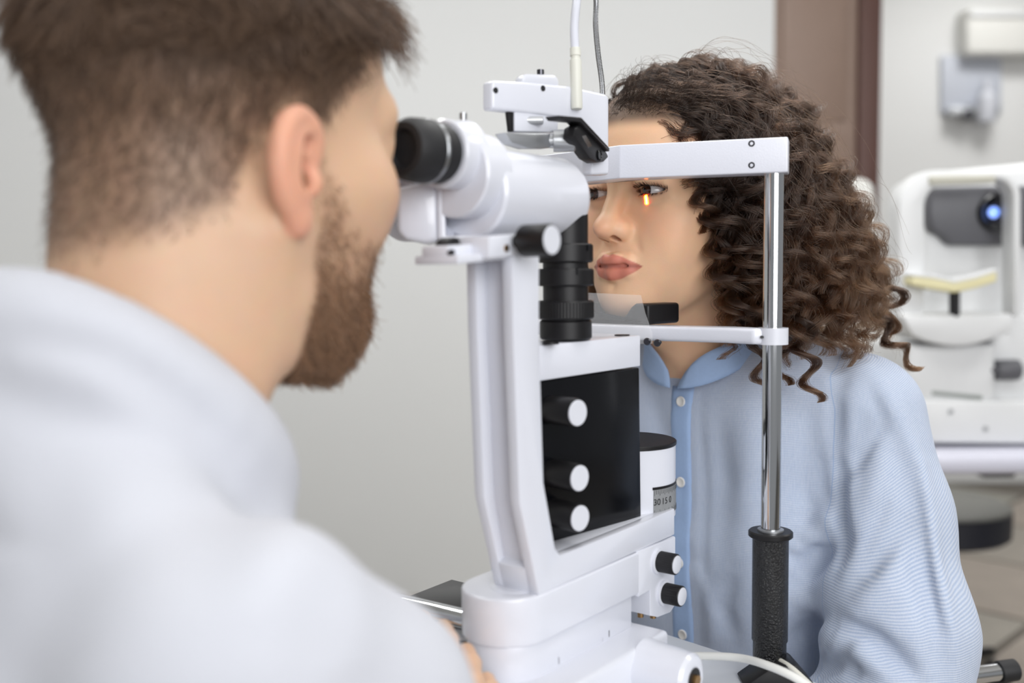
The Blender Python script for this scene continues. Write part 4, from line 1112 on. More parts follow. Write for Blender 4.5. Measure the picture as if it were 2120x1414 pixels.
# lashes and brows
M['lash'] = hair_mat('lash_hair', (18, 12, 10), (30, 20, 16))
rng = np.random.default_rng(5)
L = []
for sx in (-1, 1):
    for k in range(120):
        t = rng.uniform(-0.85, 1.0); q = 1 - t * t
        z = 0.0036 * max(q, 0) ** 0.75 - 0.0004 * t; x = sx * (0.0325 + t * 0.0165)
        rr = 0.0132; y = -0.0740 - math.sqrt(max(1e-8, rr * rr - (x - sx * 0.031) ** 2 - z * z)) * 0.98 if abs(x - sx * 0.031) < 0.0112 else -0.0800 + 0.35 * (abs(x - sx * 0.031) - 0.0112)
        p0 = np.array((x, y, z)); ln = 0.0065 + 0.003 * rng.random() + 0.001 * t
        ou = np.array((sx * (0.55 * t + 0.1), -0.9, -0.05)); ou /= np.linalg.norm(ou)
        s_ = np.linspace(0, 1, 7)[:, None]
        L.append(p0 + ou * ln * s_ + np.array((0, 0, 1)) * (0.0022 * s_ ** 2 + rng.normal(0, 0.0010) * s_))
    for k in range(55):
        t = rng.uniform(-0.5, 1.0); q = max(1 - t * t, 0)
        z = -0.0038 * q ** 0.85 + 0.0000 * t; x = sx * (0.0325 + t * 0.0165)
        y = -0.0740 - math.sqrt(max(1e-8, 0.0130 ** 2 - (x - sx * 0.031) ** 2 - z * z)) * 0.98 if abs(x - sx * 0.031) < 0.0112 else -0.0800 + 0.35 * (abs(x - sx * 0.031) - 0.0112)
        p0 = np.array((x, y, z)); ln = 0.0035 + 0.002 * rng.random()
        ou = np.array((sx * 0.6 * t, -0.8, -0.35)); s_ = np.linspace(0, 1, 7)[:, None]
        L.append(p0 + ou * ln * s_ + np.array((0, 0, -1)) * 0.001 * s_ ** 2)
lash = strands('eyelashes', [(w2g(np.array(L).reshape(-1, 3)).reshape(len(L), 7, 3), 0.00015, 0.00004)], M['lash'], WO)
def project_out(Vs, pts):
    """nearest skin vertex for each point (small sets)"""
    out = []
    sub = Vs[(Vs[:, 2] > -0.02)]
    for p in pts:
        out.append(sub[np.argmin(((sub - p) ** 2).sum(1))])
    return np.array(out)
B = []
for sx in (-1, 1):
    for k in range(170):
        t = rng.random(); x = sx * (0.012 + 0.040 * t); z = 0.0185 + 0.006 * math.sin(min(1, t * 1.25) * 2.2) + rng.normal(0, 0.0017) * (1 - 0.6 * t)
        y = -0.098 + 0.030 * t * t
        B.append((x, y, z, sx, t))
pj = project_out(Vb, np.array([b[:3] for b in B]))
G = []
for p, (x, y, z, sx, t) in zip(pj, B):
    d = np.array((sx * (0.5 + 0.6 * t), 0.25 * t - 0.15, 0.75 - 0.95 * t)); d /= np.linalg.norm(d)
    s_ = np.linspace(0, 1, 5)[:, None]; G.append(p + d * 0.008 * s_ - np.array((0, 1, 0)) * 0.0012 * np.sin(s_ * 3.14))
brow = strands('eyebrows', [(w2g(np.array(G).reshape(-1, 3)).reshape(len(G), 5, 3), 0.00025, 0.00006)], hair_mat('brow_hair', (45, 28, 20), (70, 45, 32)), WO)

# ---- her shirt
def ray_local(px, py, inv):
    r = ray(px, py); c = np.array(CAM); p1 = inv(c[None, :])[0]; p2 = inv((c + np.array(r))[None, :])[0]
    return p1, (p2 - p1)
def sample(fl, P):
    f = [np.interp(P[:, e], fl.ax[e], np.arange(len(fl.ax[e]))) for e in range(3)]
    i = [np.clip(np.floor(v).astype(int), 0, len(fl.ax[e]) - 2) for e, v in enumerate(f)]
    w = [np.clip(f[e] - i[e], 0, 1) for e in range(3)]
    out = 0
    for a in (0, 1):
        for b in (0, 1):
            for c in (0, 1):
                out = out + fl.D[i[0] + a, i[1] + b, i[2] + c] * (w[0] if a else 1 - w[0]) * (w[1] if b else 1 - w[1]) * (w[2] if c else 1 - w[2])
    return out
def hit(fl, px, py, inv, t0=0.3, t1=1.6, n=900):
    """the point of a sculpted surface behind a pixel"""
    o, d = ray_local(px, py, inv)
    t = np.linspace(t0, t1, n); P = o + d * t[:, None]
    ok = np.ones(n, bool)
    for e in range(3): ok &= (P[:, e] > fl.ax[e][0]) & (P[:, e] < fl.ax[e][-1])
    D = np.where(ok, sample(fl, P), 1.0)
    k = np.argmax(D < 0)
    if not (D < 0).any(): return P[np.argmin(D)]
    return P[k]

fs = Field(np.arange(-0.30, 0.30, 0.0028), np.arange(-0.12, 0.25, 0.0028), np.arange(-0.66, -0.09, 0.0028))
fs.ell((0.0, 0.108, -0.36), (0.160, 0.102, 0.22), 0)
fs.ell((0.0, 0.105, -0.56), (0.160, 0.112, 0.20), 0.06)
for sx in (-1, 1): fs.ell((sx * 0.065, 0.055, -0.345), (0.062, 0.058, 0.075), 0.06)
for sx in (-1, 1):
    fs.seg((sx * 0.02, 0.078, -0.165), (sx * 0.140, 0.090, -0.205), 0.052, 0.052, 0.05)
    fs.chain([(sx * 0.155, 0.092, -0.212), (sx * 0.183, 0.078, -0.30), (sx * 0.208, 0.048, -0.395), (sx * 0.214, 0.030, -0.455)], [0.052, 0.053, 0.063, 0.060], 0.022)
    fs.chain([(sx * 0.214, 0.022, -0.455), (sx * 0.165, -0.008, -0.50), (sx * 0.108, -0.026, -0.538)], [0.058, 0.050, 0.036], 0.02)
fs.seg((-0.06, 0.062, -0.240), (0.06, 0.062, -0.240), 0.062, 0.062, 0.05)
fs.seg((-0.045, 0.060, -0.205), (0.045, 0.060, -0.205), 0.050, 0.050, 0.04)
# neck opening, lower in front
fs.seg((0, 0.034, -0.04), (0, 0.052, -0.128), 0.060, 0.058, 0.006, 'cut')
fs.seg((0.0115, 0.004, -0.10), (0.0115, 0.012, -0.180), 0.018, 0.005, 0.008, 'cut')
def H(*pp_): return [hit(fs, x, y, g2w) for x, y in pp_]
FOLDS = [  # (pixels, width, height)
    (((1735, 800), (1728, 900), (1738, 1020), (1746, 1110), (1735, 1190)), 0.009, -0.008),
    (((1795, 760), (1850, 850), (1898, 960), (1925, 1130), (1960, 1290), (1975, 1400)), 0.010, 0.0055),
    (((1850, 900), (1890, 1040), (1905, 1180), (1945, 1330), (1955, 1400)), 0.011, -0.0065),
    (((1800, 840), (1775, 930), (1752, 1010)), 0.010, -0.005),
    (((1840, 930), (1805, 1020), (1765, 1090)), 0.009, 0.004),
    (((1880, 1050), (1840, 1130), (1785, 1200)), 0.011, -0.006),
    (((1870, 1130), (1830, 1210), (1770, 1260)), 0.010, 0.005),
    (((1730, 1300), (1790, 1318), (1850, 1360), (1900, 1420)), 0.010, -0.010),
    (((1715, 1345), (1780, 1345), (1830, 1390)), 0.010, 0.008),
    (((1690, 1385), (1740, 1372), (1790, 1400)), 0.008, -0.007),
    (((1655, 1130), (1700, 1090), (1735, 1060)), 0.010, 0.005),
    (((1650, 1200), (1700, 1150), (1738, 1110)), 0.010, -0.006),
    (((1640, 1260), (1690, 1230), (1735, 1190)), 0.010, 0.005),
    (((1640, 1320), (1690, 1300), (1725, 1270)), 0.009, -0.005),
    (((1690, 830), (1670, 960), (1650, 1060)), 0.014, -0.004),
    (((1560, 820), (1550, 960), (1530, 1100)), 0.016, 0.003),
    (((1490, 850), (1500, 1000), (1490, 1200)), 0.014, -0.003),
    (((1450, 1180), (1475, 1280), (1470, 1340)), 0.008, 0.003),
    (((1520, 1180), (1500, 1260), (1520, 1330)), 0.009, -0.0035),
    (((1350, 800), (1370, 900), (1360, 1000)), 0.012, -0.003),
    (((1690, 720), (1720, 740), (1745, 775)), 0.010, -0.004),
    (((1640, 740), (1690, 770), (1725, 800)), 0.010, 0.003),
    (((1736, 960), (1742, 1040), (1747, 1110), (1740, 1170)), 0.0055, -0.008),
    (((1752, 930), (1765, 1010), (1770, 1090)), 0.007, 0.004),
    (((1905, 960), (1922, 1080), (1938, 1180), (1962, 1290)), 0.005, 0.0035),
    (((1893, 980), (1908, 1080), (1924, 1190), (1950, 1310)), 0.005, -0.0035),
    (((1845, 1000), (1815, 1090), (1780, 1160)), 0.006, -0.003),
    (((1800, 800), (1830, 870), (1790, 940), (1760, 985)), 0.006, -0.003),
    (((1755, 1290), (1820, 1322), (1880, 1385)), 0.006, -0.006),
    (((1720, 1325), (1760, 1318), (1800, 1338)), 0.006, 0.004),
    (((1700, 1400), (1740, 1350), (1770, 1330)), 0.006, -0.005),
    (((1820, 1380), (1860, 1400), (1890, 1430)), 0.006, 0.004),
    (((1600, 1130), (1660, 1160), (1725, 1150)), 0.006, -0.0025),
    (((1640, 1090), (1700, 1120), (1735, 1118)), 0.005, 0.0022),
    (((1700, 930), (1705, 1010), (1725, 1080)), 0.007, -0.003),
    (((1452, 820), (1458, 1000), (1455, 1200), (1450, 1340)), 0.006, -0.002),
    (((1385, 850), (1378, 1000), (1382, 1200)), 0.006, -0.002),
]
for pts, w_, a_ in FOLDS: fs.dent(H(*pts), w_, a_ * 1.5)
# soft random puckers
rs = np.random.default_rng(3)
for _ in range(60):
    c = np.array((rs.uniform(-0.15, 0.22), rs.uniform(-0.02, 0.15), rs.uniform(-0.5, -0.2))); d = rs.normal(size=3) * np.array((0.03, 0.015, 0.03))
    fs.dent([c - d, c, c + d], 0.011, rs.uniform(-0.003, 0.003))
Vs, Qs = fs.mesh(); Vs = relax(Vs, Qs, 1, 0.4)
# stripe coordinate: height on the trunk, along the arm on the sleeves; seam at the armhole
seam = np.abs(Vs[:, 0]) - (0.149 + 0.10 * np.clip(-0.30 - Vs[:, 2], 0, 1) - 0.25 * np.clip(Vs[:, 2] + 0.20, 0, 1))
ad = np.array((0.26, -0.30, -0.92)); ad /= np.linalg.norm(ad)
Vm = Vs.copy(); Vm[:, 0] = np.abs(Vm[:, 0])
sleeve = (seam > 0).astype(float)
m, nt, b = new_mat('striped_blue_cotton'); M['shirt'] = m
def node(t, **kw):
    n_ = nt.nodes.new(t)
    for k, v in kw.items(): setattr(n_, k, v)
    return n_
def attr(nm): a_ = node('ShaderNodeAttribute'); a_.attribute_name = nm; return a_.outputs['Fac']
def math_(op, a_, b_=None, c_=None):
    n_ = node('ShaderNodeMath', operation=op)
    for k, v in enumerate((a_, b_, c_)):
        if v is None: continue
        if isinstance(v, (int, float)): n_.inputs[k].default_value = v
        else: nt.links.new(v, n_.inputs[k])
    return n_.outputs[0]
sel = math_('GREATER_THAN', attr('seam'), 0.0)
co = math_('ADD', math_('MULTIPLY', attr('along_trunk'), math_('SUBTRACT', 1.0, sel)), math_('MULTIPLY', attr('along_arm'), sel))
tcn = node('ShaderNodeTexCoord')
nz = node('ShaderNodeTexNoise'); nz.inputs['Scale'].default_value = 60; nz.inputs['Detail'].default_value = 3; nt.links.new(tcn.outputs['Object'], nz.inputs['Vector'])
co2 = math_('ADD', co, math_('MULTIPLY', nz.outputs['Fac'], 0.0008))
st_ = math_('SINE', math_('MULTIPLY', co2, 2 * math.pi / 0.0016))
st_ = math_('MULTIPLY_ADD', st_, 0.5, 0.5)
mp_ = node('ShaderNodeMapping'); mp_.inputs['Scale'].default_value = (900, 900, 90); nt.links.new(tcn.outputs['Object'], mp_.inputs['Vector'])
nw = node('ShaderNodeTexNoise'); nw.inputs['Scale'].default_value = 1.0; nw.inputs['Detail'].default_value = 2; nt.links.new(mp_.outputs[0], nw.inputs['Vector'])
mx = node('ShaderNodeMix', data_type='RGBA'); mx.inputs[6].default_value = (*lin((152, 170, 199)), 1); mx.inputs[7].default_value = (*lin((207, 212, 223)), 1)
nt.links.new(math_('MULTIPLY_ADD', st_, 0.55, math_('MULTIPLY', nw.outputs['Fac'], 0.45)), mx.inputs[0])
sm = math_('LESS_THAN', math_('ABSOLUTE', attr('seam')), 0.0005)
mx2 = node('ShaderNodeMix', data_type='RGBA'); mx2.inputs[7].default_value = (*lin((160, 178, 208)), 1)
nt.links.new(mx.outputs[2], mx2.inputs[6]); nt.links.new(sm, mx2.inputs[0]); nt.links.new(mx2.outputs[2], b.inputs['Base Color'])
b.inputs['Roughness'].default_value = 0.85; b.inputs['Sheen Weight'].default_value = 0.15; b.inputs['Specular IOR Level'].default_value = 0.2
bp = node('ShaderNodeBump'); bp.inputs['Strength'].default_value = 0.25; bp.inputs['Distance'].default_value = 0.0006
nt.links.new(math_('ADD', st_, nw.outputs['Fac']), bp.inputs['Height']); nt.links.new(bp.outputs['Normal'], b.inputs['Normal'])
shirt = np_mesh('shirt', w2g(Vs), Qs, M['shirt'], WO, {'seam': seam, 'along_trunk': Vs[:, 2] - 0.06 * Vs[:, 0], 'along_arm': -Vs[:, 2] + 0.42 * (0.695 * Vs[:, 0] + 0.719 * Vs[:, 1]) * sstep(Vs[:, 2], -0.42, -0.20)})
props(shirt, 'pale blue finely striped shirt with loose sleeves')
# plain blue cotton for collar and placket
M['plain_blue'] = mat('plain_blue_cotton', (160, 184, 220), 0.85, spec=0.2, var=0.05, vscale=300, bump=0.2, bscale=1500)
M['button'] = mat('shell_button', (228, 226, 222), 0.3, coat=0.3)
def front_y(x, z):
    i = int(np.clip(np.searchsorted(fs.ax[0], x), 1, len(fs.ax[0]) - 1)); k = int(np.clip(np.searchsorted(fs.ax[2], z), 1, len(fs.ax[2]) - 1))
    tx = (x - fs.ax[0][i - 1]) / (fs.ax[0][i] - fs.ax[0][i - 1]); tz_ = (z - fs.ax[2][k - 1]) / (fs.ax[2][k] - fs.ax[2][k - 1])
    col = (fs.D[i - 1, :, k - 1] * (1 - tx) + fs.D[i, :, k - 1] * tx) * (1 - tz_) + (fs.D[i - 1, :, k] * (1 - tx) + fs.D[i, :, k] * tx) * tz_
    j = int(np.argmax(col < 0))
    return float(fs.ax[1][j - 1] + (fs.ax[1][j] - fs.ax[1][j - 1]) * col[j - 1] / (col[j - 1] - col[j] + 1e-9))
x0 = 0.0115
zz = np.linspace(-0.186, -0.60, 70); wv = np.linspace(-0.0125, 0.0125, 7)
Pl = []
for z in zz:
    for w in wv: Pl.append((x0 + w, front_y(x0 + w, z) - (0.0016 if abs(w) < 0.012 else 0.0002) - 0.0004 * math.sin(z * 160), z))
Pl = np.array(Pl); nq = len(wv)
Qp = np.array([(r * nq + c, r * nq + c + 1, (r + 1) * nq + c + 1, (r + 1) * nq + c) for r in range(len(zz) - 1) for c in range(nq - 1)])
placket = np_mesh('placket', w2g(Pl), Qp[:, ::-1], M['plain_blue'], shirt, base=wloc(WO))
placket.modifiers.new('thickness', 'SOLIDIFY').thickness = 0.0008
for py in (830, 997, 1165, 1312):
    p = hit(fs, 1410 + (py - 830) * 0.012, py, g2w)
    z = p[2]; p = np.array((x0 + 0.001, front_y(x0, z) - 0.0018, z))
    c = Vector(w2g(p[None])[0]); d = Vector(w2g(np.array([[0, -1, 0]]))[0]) - Vector(w2g(np.zeros((1, 3)))[0])
    bt_ = MB().lathe(c, d, [(0, 0.0046), (0.0008, 0.0052), (0.0016, 0.005), (0.0020, 0.0042), (0.0014, 0.0032)], 28).build('button', M['button'], shirt)
# stand collar
def collar(parent):
    n = 56; rows = 6; P = []
    for i in range(n + 1):
        a = R(-176) + (R(352)) * i / n          # angle round the neck, opening in front
        front = math.cos(a - math.pi) if False else 0
        ph = a                                   # 0 = back
        fr = (1 - math.cos(ph)) / 2              # 0 at the back, 1 in front
        cx = 0.0125 * fr ** 2; rx_, ry_ = 0.066, 0.062
        zl = -0.118 - 0.068 * fr ** 1.25
        endf = max(0, (abs(ph) - R(140)) / R(32))
        hgt = 0.033 * (1 - 0.35 * endf ** 3)
        for k in range(rows + 1):
            t = k / rows
            sh = 1.0 + 0.03 * (1 - t)
            x = cx + rx_ * sh * math.sin(ph) * (1 + 0.0 * t)
            y = 0.056 + ry_ * sh * math.cos(ph) - 0.012 * fr
            spread = (0.006 * t ** 1.5) * max(0, (abs(ph) - R(110)) / R(62)) * (1 if ph > 0 else -1)
            P.append((x + spread, y + 0.004 * t * fr, zl + hgt * t))
    P = np.array(P); m_ = rows + 1
    Q = np.array([(i * m_ + k, (i + 1) * m_ + k, (i + 1) * m_ + k + 1, i * m_ + k + 1) for i in range(n) for k in range(rows)])
    o = np_mesh('collar', w2g(P), Q, M['plain_blue'], parent, base=wloc(WO))
    sd = o.modifiers.new('thickness', 'SOLIDIFY'); sd.thickness = 0.0016; sd.offset = 0
    return o
collar(shirt)

# ---- her curls
rg = np.random.default_rng(21)
SCALP_C = np.array((0, 0.014, 0.036)); SCALP_R = np.array((0.0755, 0.0965, 0.0885))
def hairline(az):          # lowest height of the hair for an azimuth (0 = face, 180 = back)
    return np.interp(np.abs(az), [0, 25, 45, 62, 78, 100, 130, 180], [0.057, 0.055, 0.045, 0.018, -0.010, -0.03, -0.055, -0.07])
roots = []
while len(roots) < 600:
    v = rg.normal(size=3); v /= np.linalg.norm(v)
    p = SCALP_C + v * SCALP_R; az = math.degrees(math.atan2(p[0], -(p[1] - 0.014)))
    if p[2] < hairline(az): continue
    if az < -25 and rg.random() < 0.45: continue
    if len(roots) > 500 and not (abs(az) < 70 and p[2] < hairline(az) + 0.035): continue         # far side, hardly seen
    roots.append((p, v / SCALP_R / np.linalg.norm(v / SCALP_R), az))
def envelope(z, az):
    r = np.interp(z, [-0.24, -0.16, -0.08, 0.0, 0.07, 0.115, 0.15], [0.225, 0.225, 0.208, 0.158, 0.110, 0.075, 0.03])
    k = np.interp(abs(az), [0, 55, 75, 95, 120, 150, 180], [0.42, 0.46, 0.56, 0.74, 0.93, 0.98, 0.85])
    return r * k if z < 0.06 else r * (k + (1 - k) * min(1, (z - 0.06) / 0.05) * 0.8)
def bez(P, n):
    t = np.linspace(0, 1, n)[:, None]
    return P[0] * (1 - t) ** 3 + 3 * P[1] * t * (1 - t) ** 2 + 3 * P[2] * t * t * (1 - t) + P[3] * t ** 3
def cyl_pt(az, r, z): a = R(az); return np.array((math.sin(a) * r, 0.014 - math.cos(a) * r, z))
locks = []
for p, n, az in roots:
    fill = 0.50 + 0.50 * rg.random() ** 0.7
    aze = az
    if abs(az) < 62 and p[2] > 0.04:                     # front hair is swept up and to the sides
        sgn = 1 if az > -22 else -1
        aze = sgn * (72 + 60 * rg.random() + 0.3 * abs(az))
    elif abs(az) < 85:
        aze = math.copysign(62 + 34 * rg.random(), az)
    else: aze = az + rg.normal(0, 9)
    hi = max(0, p[2] - 0.03) / 0.09
    ze = rg.uniform(-0.165, -0.04) + 0.075 * hi * rg.random()
    if abs(aze) < 100: ze = rg.uniform(-0.150, -0.06)
    if fill > 0.85 and rg.random() < 0.4: ze += 0.06
    zm = ze + (p[2] - ze) * 0.55
    lift = float(np.interp(abs(az), [0, 35, 80], [0.55, 0.75, 1.0]))
    P1 = p + (n * (0.020 + 0.020 * fill) + np.array((0, 0.014, 0.008)) * (1 if abs(az) < 70 else 0.3)) * lift
    P2 = cyl_pt(az + (aze - az) * 0.75, envelope(zm, aze) * fill * 1.12, zm + 0.01)
    P3 = cyl_pt(aze, envelope(ze, aze) * (0.25 + 0.75 * fill), ze)
    locks.append((p, P1, P2, P3, 1.0))
# single locks seen on their own: over the shoulder, on the collar, beside the cheek
def solo(pts, cr):
    return [hitp for hitp in (np.array(g2w(np.array([at(x, y, Y)]))[0]) for x, y, Y in pts)]
SOLO = [
    ([(1640, 560, 0.90), (1660, 660, 0.885), (1668, 740, 0.875), (1690, 835, 0.868)], 0.0085, 46),
    ([(1560, 600, 0.905), (1565, 690, 0.895), (1572, 760, 0.89), (1585, 805, 0.888)], 0.008, 40),
    ([(1600, 600, 0.92), (1610, 690, 0.91), (1615, 750, 0.90), (1625, 800, 0.895)], 0.008, 40),
    ([(1780, 560, 0.98), (1820, 660, 0.965), (1850, 710, 0.955), (1905, 765, 0.95)], 0.007, 36),
    ([(1800, 520, 1.0), (1835, 570, 0.99), (1855, 620, 0.985), (1835, 690, 0.98)], 0.011, 40),
    ([(1500, 400, 0.915), (1462, 420, 0.895), (1480, 500, 0.893), (1505, 560, 0.895)], 0.009, 44),
    ([(1480, 300, 0.93), (1440, 350, 0.89), (1462, 430, 0.886), (1470, 480, 0.89)], 0.009, 44),
    ([(1540, 420, 0.91), (1490, 520, 0.893), (1510, 590, 0.893), (1520, 660, 0.90)], 0.010, 44),
    ([(1560, 500, 0.91), (1530, 580, 0.893), (1535, 640, 0.893), (1520, 680, 0.90)], 0.010, 44),
]
NP = 76
def lock_curves(path, cr, ns, wl, phase, hand_, thick, frizz=1.0):
    """ns strands winding together round a guide path"""
    T = np.gradient(path, axis=0); T /= np.linalg.norm(T, axis=1)[:, None]
    ref = np.array((0.3, 0.7, 0.2)); N1 = np.cross(T, ref); N1 /= np.linalg.norm(N1, axis=1)[:, None]; N2 = np.cross(T, N1)
    s = np.concatenate([[0], np.cumsum(np.linalg.norm(np.diff(path, axis=0), axis=1))])
    grow = sstep(s, 0.005, 0.075)
    j = rg.normal(size=(ns, 2)); jr = np.sqrt(rg.random(ns)) ; ja = rg.random(ns) * 2 * math.pi
    ph = phase + hand_ * 2 * math.pi * s[None, :] / wl + (rg.normal(0, 0.22 * frizz, ns)[:, None])
    rad = cr * grow[None, :] * (1 + rg.normal(0, 0.16, ns)[:, None]) * (1 - 0.35 * (s / s[-1])[None, :] ** 3)
    th = thick * (0.55 + 0.45 * np.sin(np.clip(s / s[-1], 0, 1) * math.pi * 0.85 + 0.35))[None, :]
    off1 = (jr * np.cos(ja))[:, None] * th; off2 = (jr * np.sin(ja))[:, None] * th
    f1, f2 = rg.uniform(20, 70, ns)[:, None], rg.uniform(20, 70, ns)[:, None]
    fz = np.where(rg.random(ns) < 0.20, 0.0048 * frizz ** 2, 0.0013 * frizz)[:, None] * grow[None, :]
    c1 = rad * np.cos(ph) + off1 + fz * np.sin(f1 * s[None, :] + ja[:, None] * 3)
    c2 = rad * np.sin(ph) + off2 + fz * np.sin(f2 * s[None, :] + jr[:, None] * 9)
    return path[None] + c1[:, :, None] * N1[None] + c2[:, :, None] * N2[None]
G = []
for P0, P1, P2, P3, _ in locks:
    path = bez([P0, P1, P2, P3], NP)
    tt_ = np.linspace(0, 1, NP)[:, None]
    path = path + (rg.normal(size=3) * np.sin(tt_ * rg.uniform(4, 8) + rg.random() * 6) + rg.normal(size=3) * np.sin(tt_ * rg.uniform(8, 13))) * 0.0055 * tt_ ** 0.7
    ns = int(rg.integers(30, 56))
    C = lock_curves(path, rg.uniform(0.0060, 0.0135), ns, rg.uniform(0.026, 0.050), rg.random() * 6.28, rg.choice([-1, 1]), rg.uniform(0.0028, 0.0060))
    G.append(C)
for pts, cr, ns in SOLO:
    Pp = solo(pts, cr); path = np.array([list(v) for v in spline([Vector(q) for q in Pp], 25)])[:NP]
    G.append(lock_curves(path, cr * 1.1, ns * 3, 0.031, rg.random() * 6.28, rg.choice([-1, 1]), 0.0046, 0.55))
# keep every strand out of the face, the skull and the shoulder
def push_out(A):
    q = A.reshape(-1, 3)
    d = (q - SCALP_C) / (SCALP_R * 1.0); r = np.linalg.norm(d, axis=1)
    ins = r < 1; q[ins] = SCALP_C + d[ins] / r[ins][:, None] * SCALP_R * 1.005
    # cheek and jaw
    c2 = np.array((0, -0.028, -0.045)); r2 = np.array((0.066, 0.060, 0.078)); d = (q - c2) / r2; r = np.linalg.norm(d, axis=1)
    ins = r < 1; q[ins] = c2 + d[ins] / r[ins][:, None] * r2
    low = q[:, 2] < -0.10
    if low.any():
        sub = q[low]; dist = sample(fs, sub); k = (dist < 0.003) & (np.abs(sub[:, 0]) < 0.3)
        if k.any():
            e = 0.004; gx = np.stack([sample(fs, sub[k] + np.eye(3)[i] * e) - sample(fs, sub[k] - np.eye(3)[i] * e) for i in range(3)], 1)
            gx /= np.linalg.norm(gx, axis=1)[:, None] + 1e-9
            sub[k] += gx * (0.004 - dist[k])[:, None]; q[low] = sub
    return q.reshape(A.shape)
groups = []
for n_ in sorted({g.shape[1] for g in G}):
    A = np.concatenate([g for g in G if g.shape[1] == n_]); A = push_out(A)
    groups.append((w2g(A.reshape(-1, 3)).reshape(A.shape), 0.00017, 0.00009))
# loose flyaway hairs
FL = []
for _ in range(700):
    i = rg.integers(len(locks)); P0, P1, P2, P3, _x = locks[i]
    path = bez([P0, P1 * 1.0, P2, P3], 40)
    if P0[2] > 0.05: path = path + np.array((0, 0, 1)) * 0.02 * np.linspace(0, 1, 40)[:, None] ** 0.5
    o = (path[20] - np.array((0, 0.014, 0.0))); o[2] *= 0.6; o /= np.linalg.norm(o)
    s = np.linspace(0, 1, 40)[:, None]
    a, b_, c = rg.normal(size=3), rg.normal(size=3), rg.normal(size=3)
    path = path + o * rg.uniform(0.006, 0.030) * s ** 0.7 + (a * np.sin(s * rg.uniform(6, 16)) + b_ * np.sin(s * rg.uniform(14, 34) + 1)) * 0.0035 * s
    FL.append(path)
# short wisps at the front hairline
WS = []
for _ in range(1500):
    az = rg.uniform(-40, 66); zl_ = hairline(az); v = None
    th = R(az); zz_ = zl_ + rg.uniform(-0.004, 0.016)
    rr_ = math.sqrt(max(0.05, 1 - ((zz_ - SCALP_C[2]) / SCALP_R[2]) ** 2))
    p = SCALP_C + np.array((math.sin(th) * SCALP_R[0] * rr_, -math.cos(th) * SCALP_R[1] * rr_, zz_ - SCALP_C[2]))
    n = (p - SCALP_C) / SCALP_R ** 2; n /= np.linalg.norm(n)
    up = np.array((0.65 if az > -20 else -0.6, 0.55, 0.50)); up -= n * (up @ n); up /= np.linalg.norm(up)
    ln = rg.uniform(0.02, 0.06); s = np.linspace(0, 1, 40)[:, None]
    w = rg.normal(size=3)
    WS.append(p + up * ln * s + n * (0.007 * s + 0.003 * np.sin(s * 7)) + w * 0.0032 * np.sin(s * rg.uniform(8, 18)) * s)
FL = push_out(np.array(FL)); WS = push_out(np.array(WS))
groups.append((w2g(FL.reshape(-1, 3)).reshape(FL.shape), 0.00011, 0.00005))
def curl_mat():
    m, nt, b = new_mat('brown_curls')
    hi = nt.nodes.new('ShaderNodeHairInfo')
    cr = nt.nodes.new('ShaderNodeValToRGB'); e = cr.color_ramp.elements
    e[0].position = 0; e[0].color = (*lin((24, 15, 10)), 1); e[1].position = 1; e[1].color = (*lin((58, 36, 20)), 1)
    q = e.new(0.55); q.color = (*lin((36, 22, 14)), 1)
    nt.links.new(hi.outputs['Intercept'], cr.inputs[0])
    mx = nt.nodes.new('ShaderNodeMix'); mx.data_type = 'RGBA'; mx.blend_type = 'MULTIPLY'; mx.inputs[0].default_value = 0.5
    r2 = nt.nodes.new('ShaderNodeMapRange'); r2.inputs[3].default_value = 0.45; r2.inputs[4].default_value = 1.3
    nt.links.new(hi.outputs['Random'], r2.inputs[0])
    nt.links.new(cr.outputs[0], mx.inputs[6]); nt.links.new(r2.outputs[0], mx.inputs[7])
    h = nt.nodes.new('ShaderNodeBsdfHairPrincipled'); h.parametrization = 'COLOR'
    nt.links.new(mx.outputs[2], h.inputs['Color']); h.inputs['Roughness'].default_value = 0.32; h.inputs['Radial Roughness'].default_value = 0.5
    nt.links.new(h.outputs[0], nt.nodes['Material Output'].inputs['Surface'])
    return m
M['curls'] = curl_mat()
hair = strands('hair', groups, M['curls'], WO)
strands('hairline', [(w2g(WS.reshape(-1, 3)).reshape(WS.shape), 0.00014, 0.00006)], hair_mat('dark_hairline', (34, 23, 17), (58, 40, 28), 0.45), WO)
props(hair, 'long dark brown curls with lighter auburn ends')
# dense dark hair close to the head, under the curls
fu = Field(np.arange(-0.14, 0.18, 0.004), np.arange(-0.12, 0.20, 0.004), np.arange(-0.16, 0.15, 0.004))
fu.ell(SCALP_C, SCALP_R * 1.045, 0)
fu.ell((0, 0.065, -0.03), (0.095, 0.080, 0.11), 0.03)
fu.ell((0.06, 0.085, -0.05), (0.075, 0.065, 0.085), 0.03)
for sx in (-1, 1): fu.ell((sx * 0.078, 0.035, -0.045), (0.032, 0.048, 0.085), 0.03)
sl, (x, y, z) = fu.win((-1, -1, -1), (1, 1, 1))
az_ = np.degrees(np.arctan2(np.abs(x), -(y - 0.014))) + 0 * z
fu.put((z + 0 * x + 0 * y - (np.interp(az_, [0, 25, 45, 62, 74, 86, 180], [0.066, 0.064, 0.054, 0.03, 0.0, -0.5, -0.5]))).astype(np.float32) * 0.6 * -1, sl, 0.004, 'int')
Vu, Qu = fu.mesh()
und = np_mesh('under_hair', w2g(Vu), Qu, mat('dark_under_hair', (30, 21, 17), 0.8, spec=0.2, bump=0.6, bscale=300), WO)

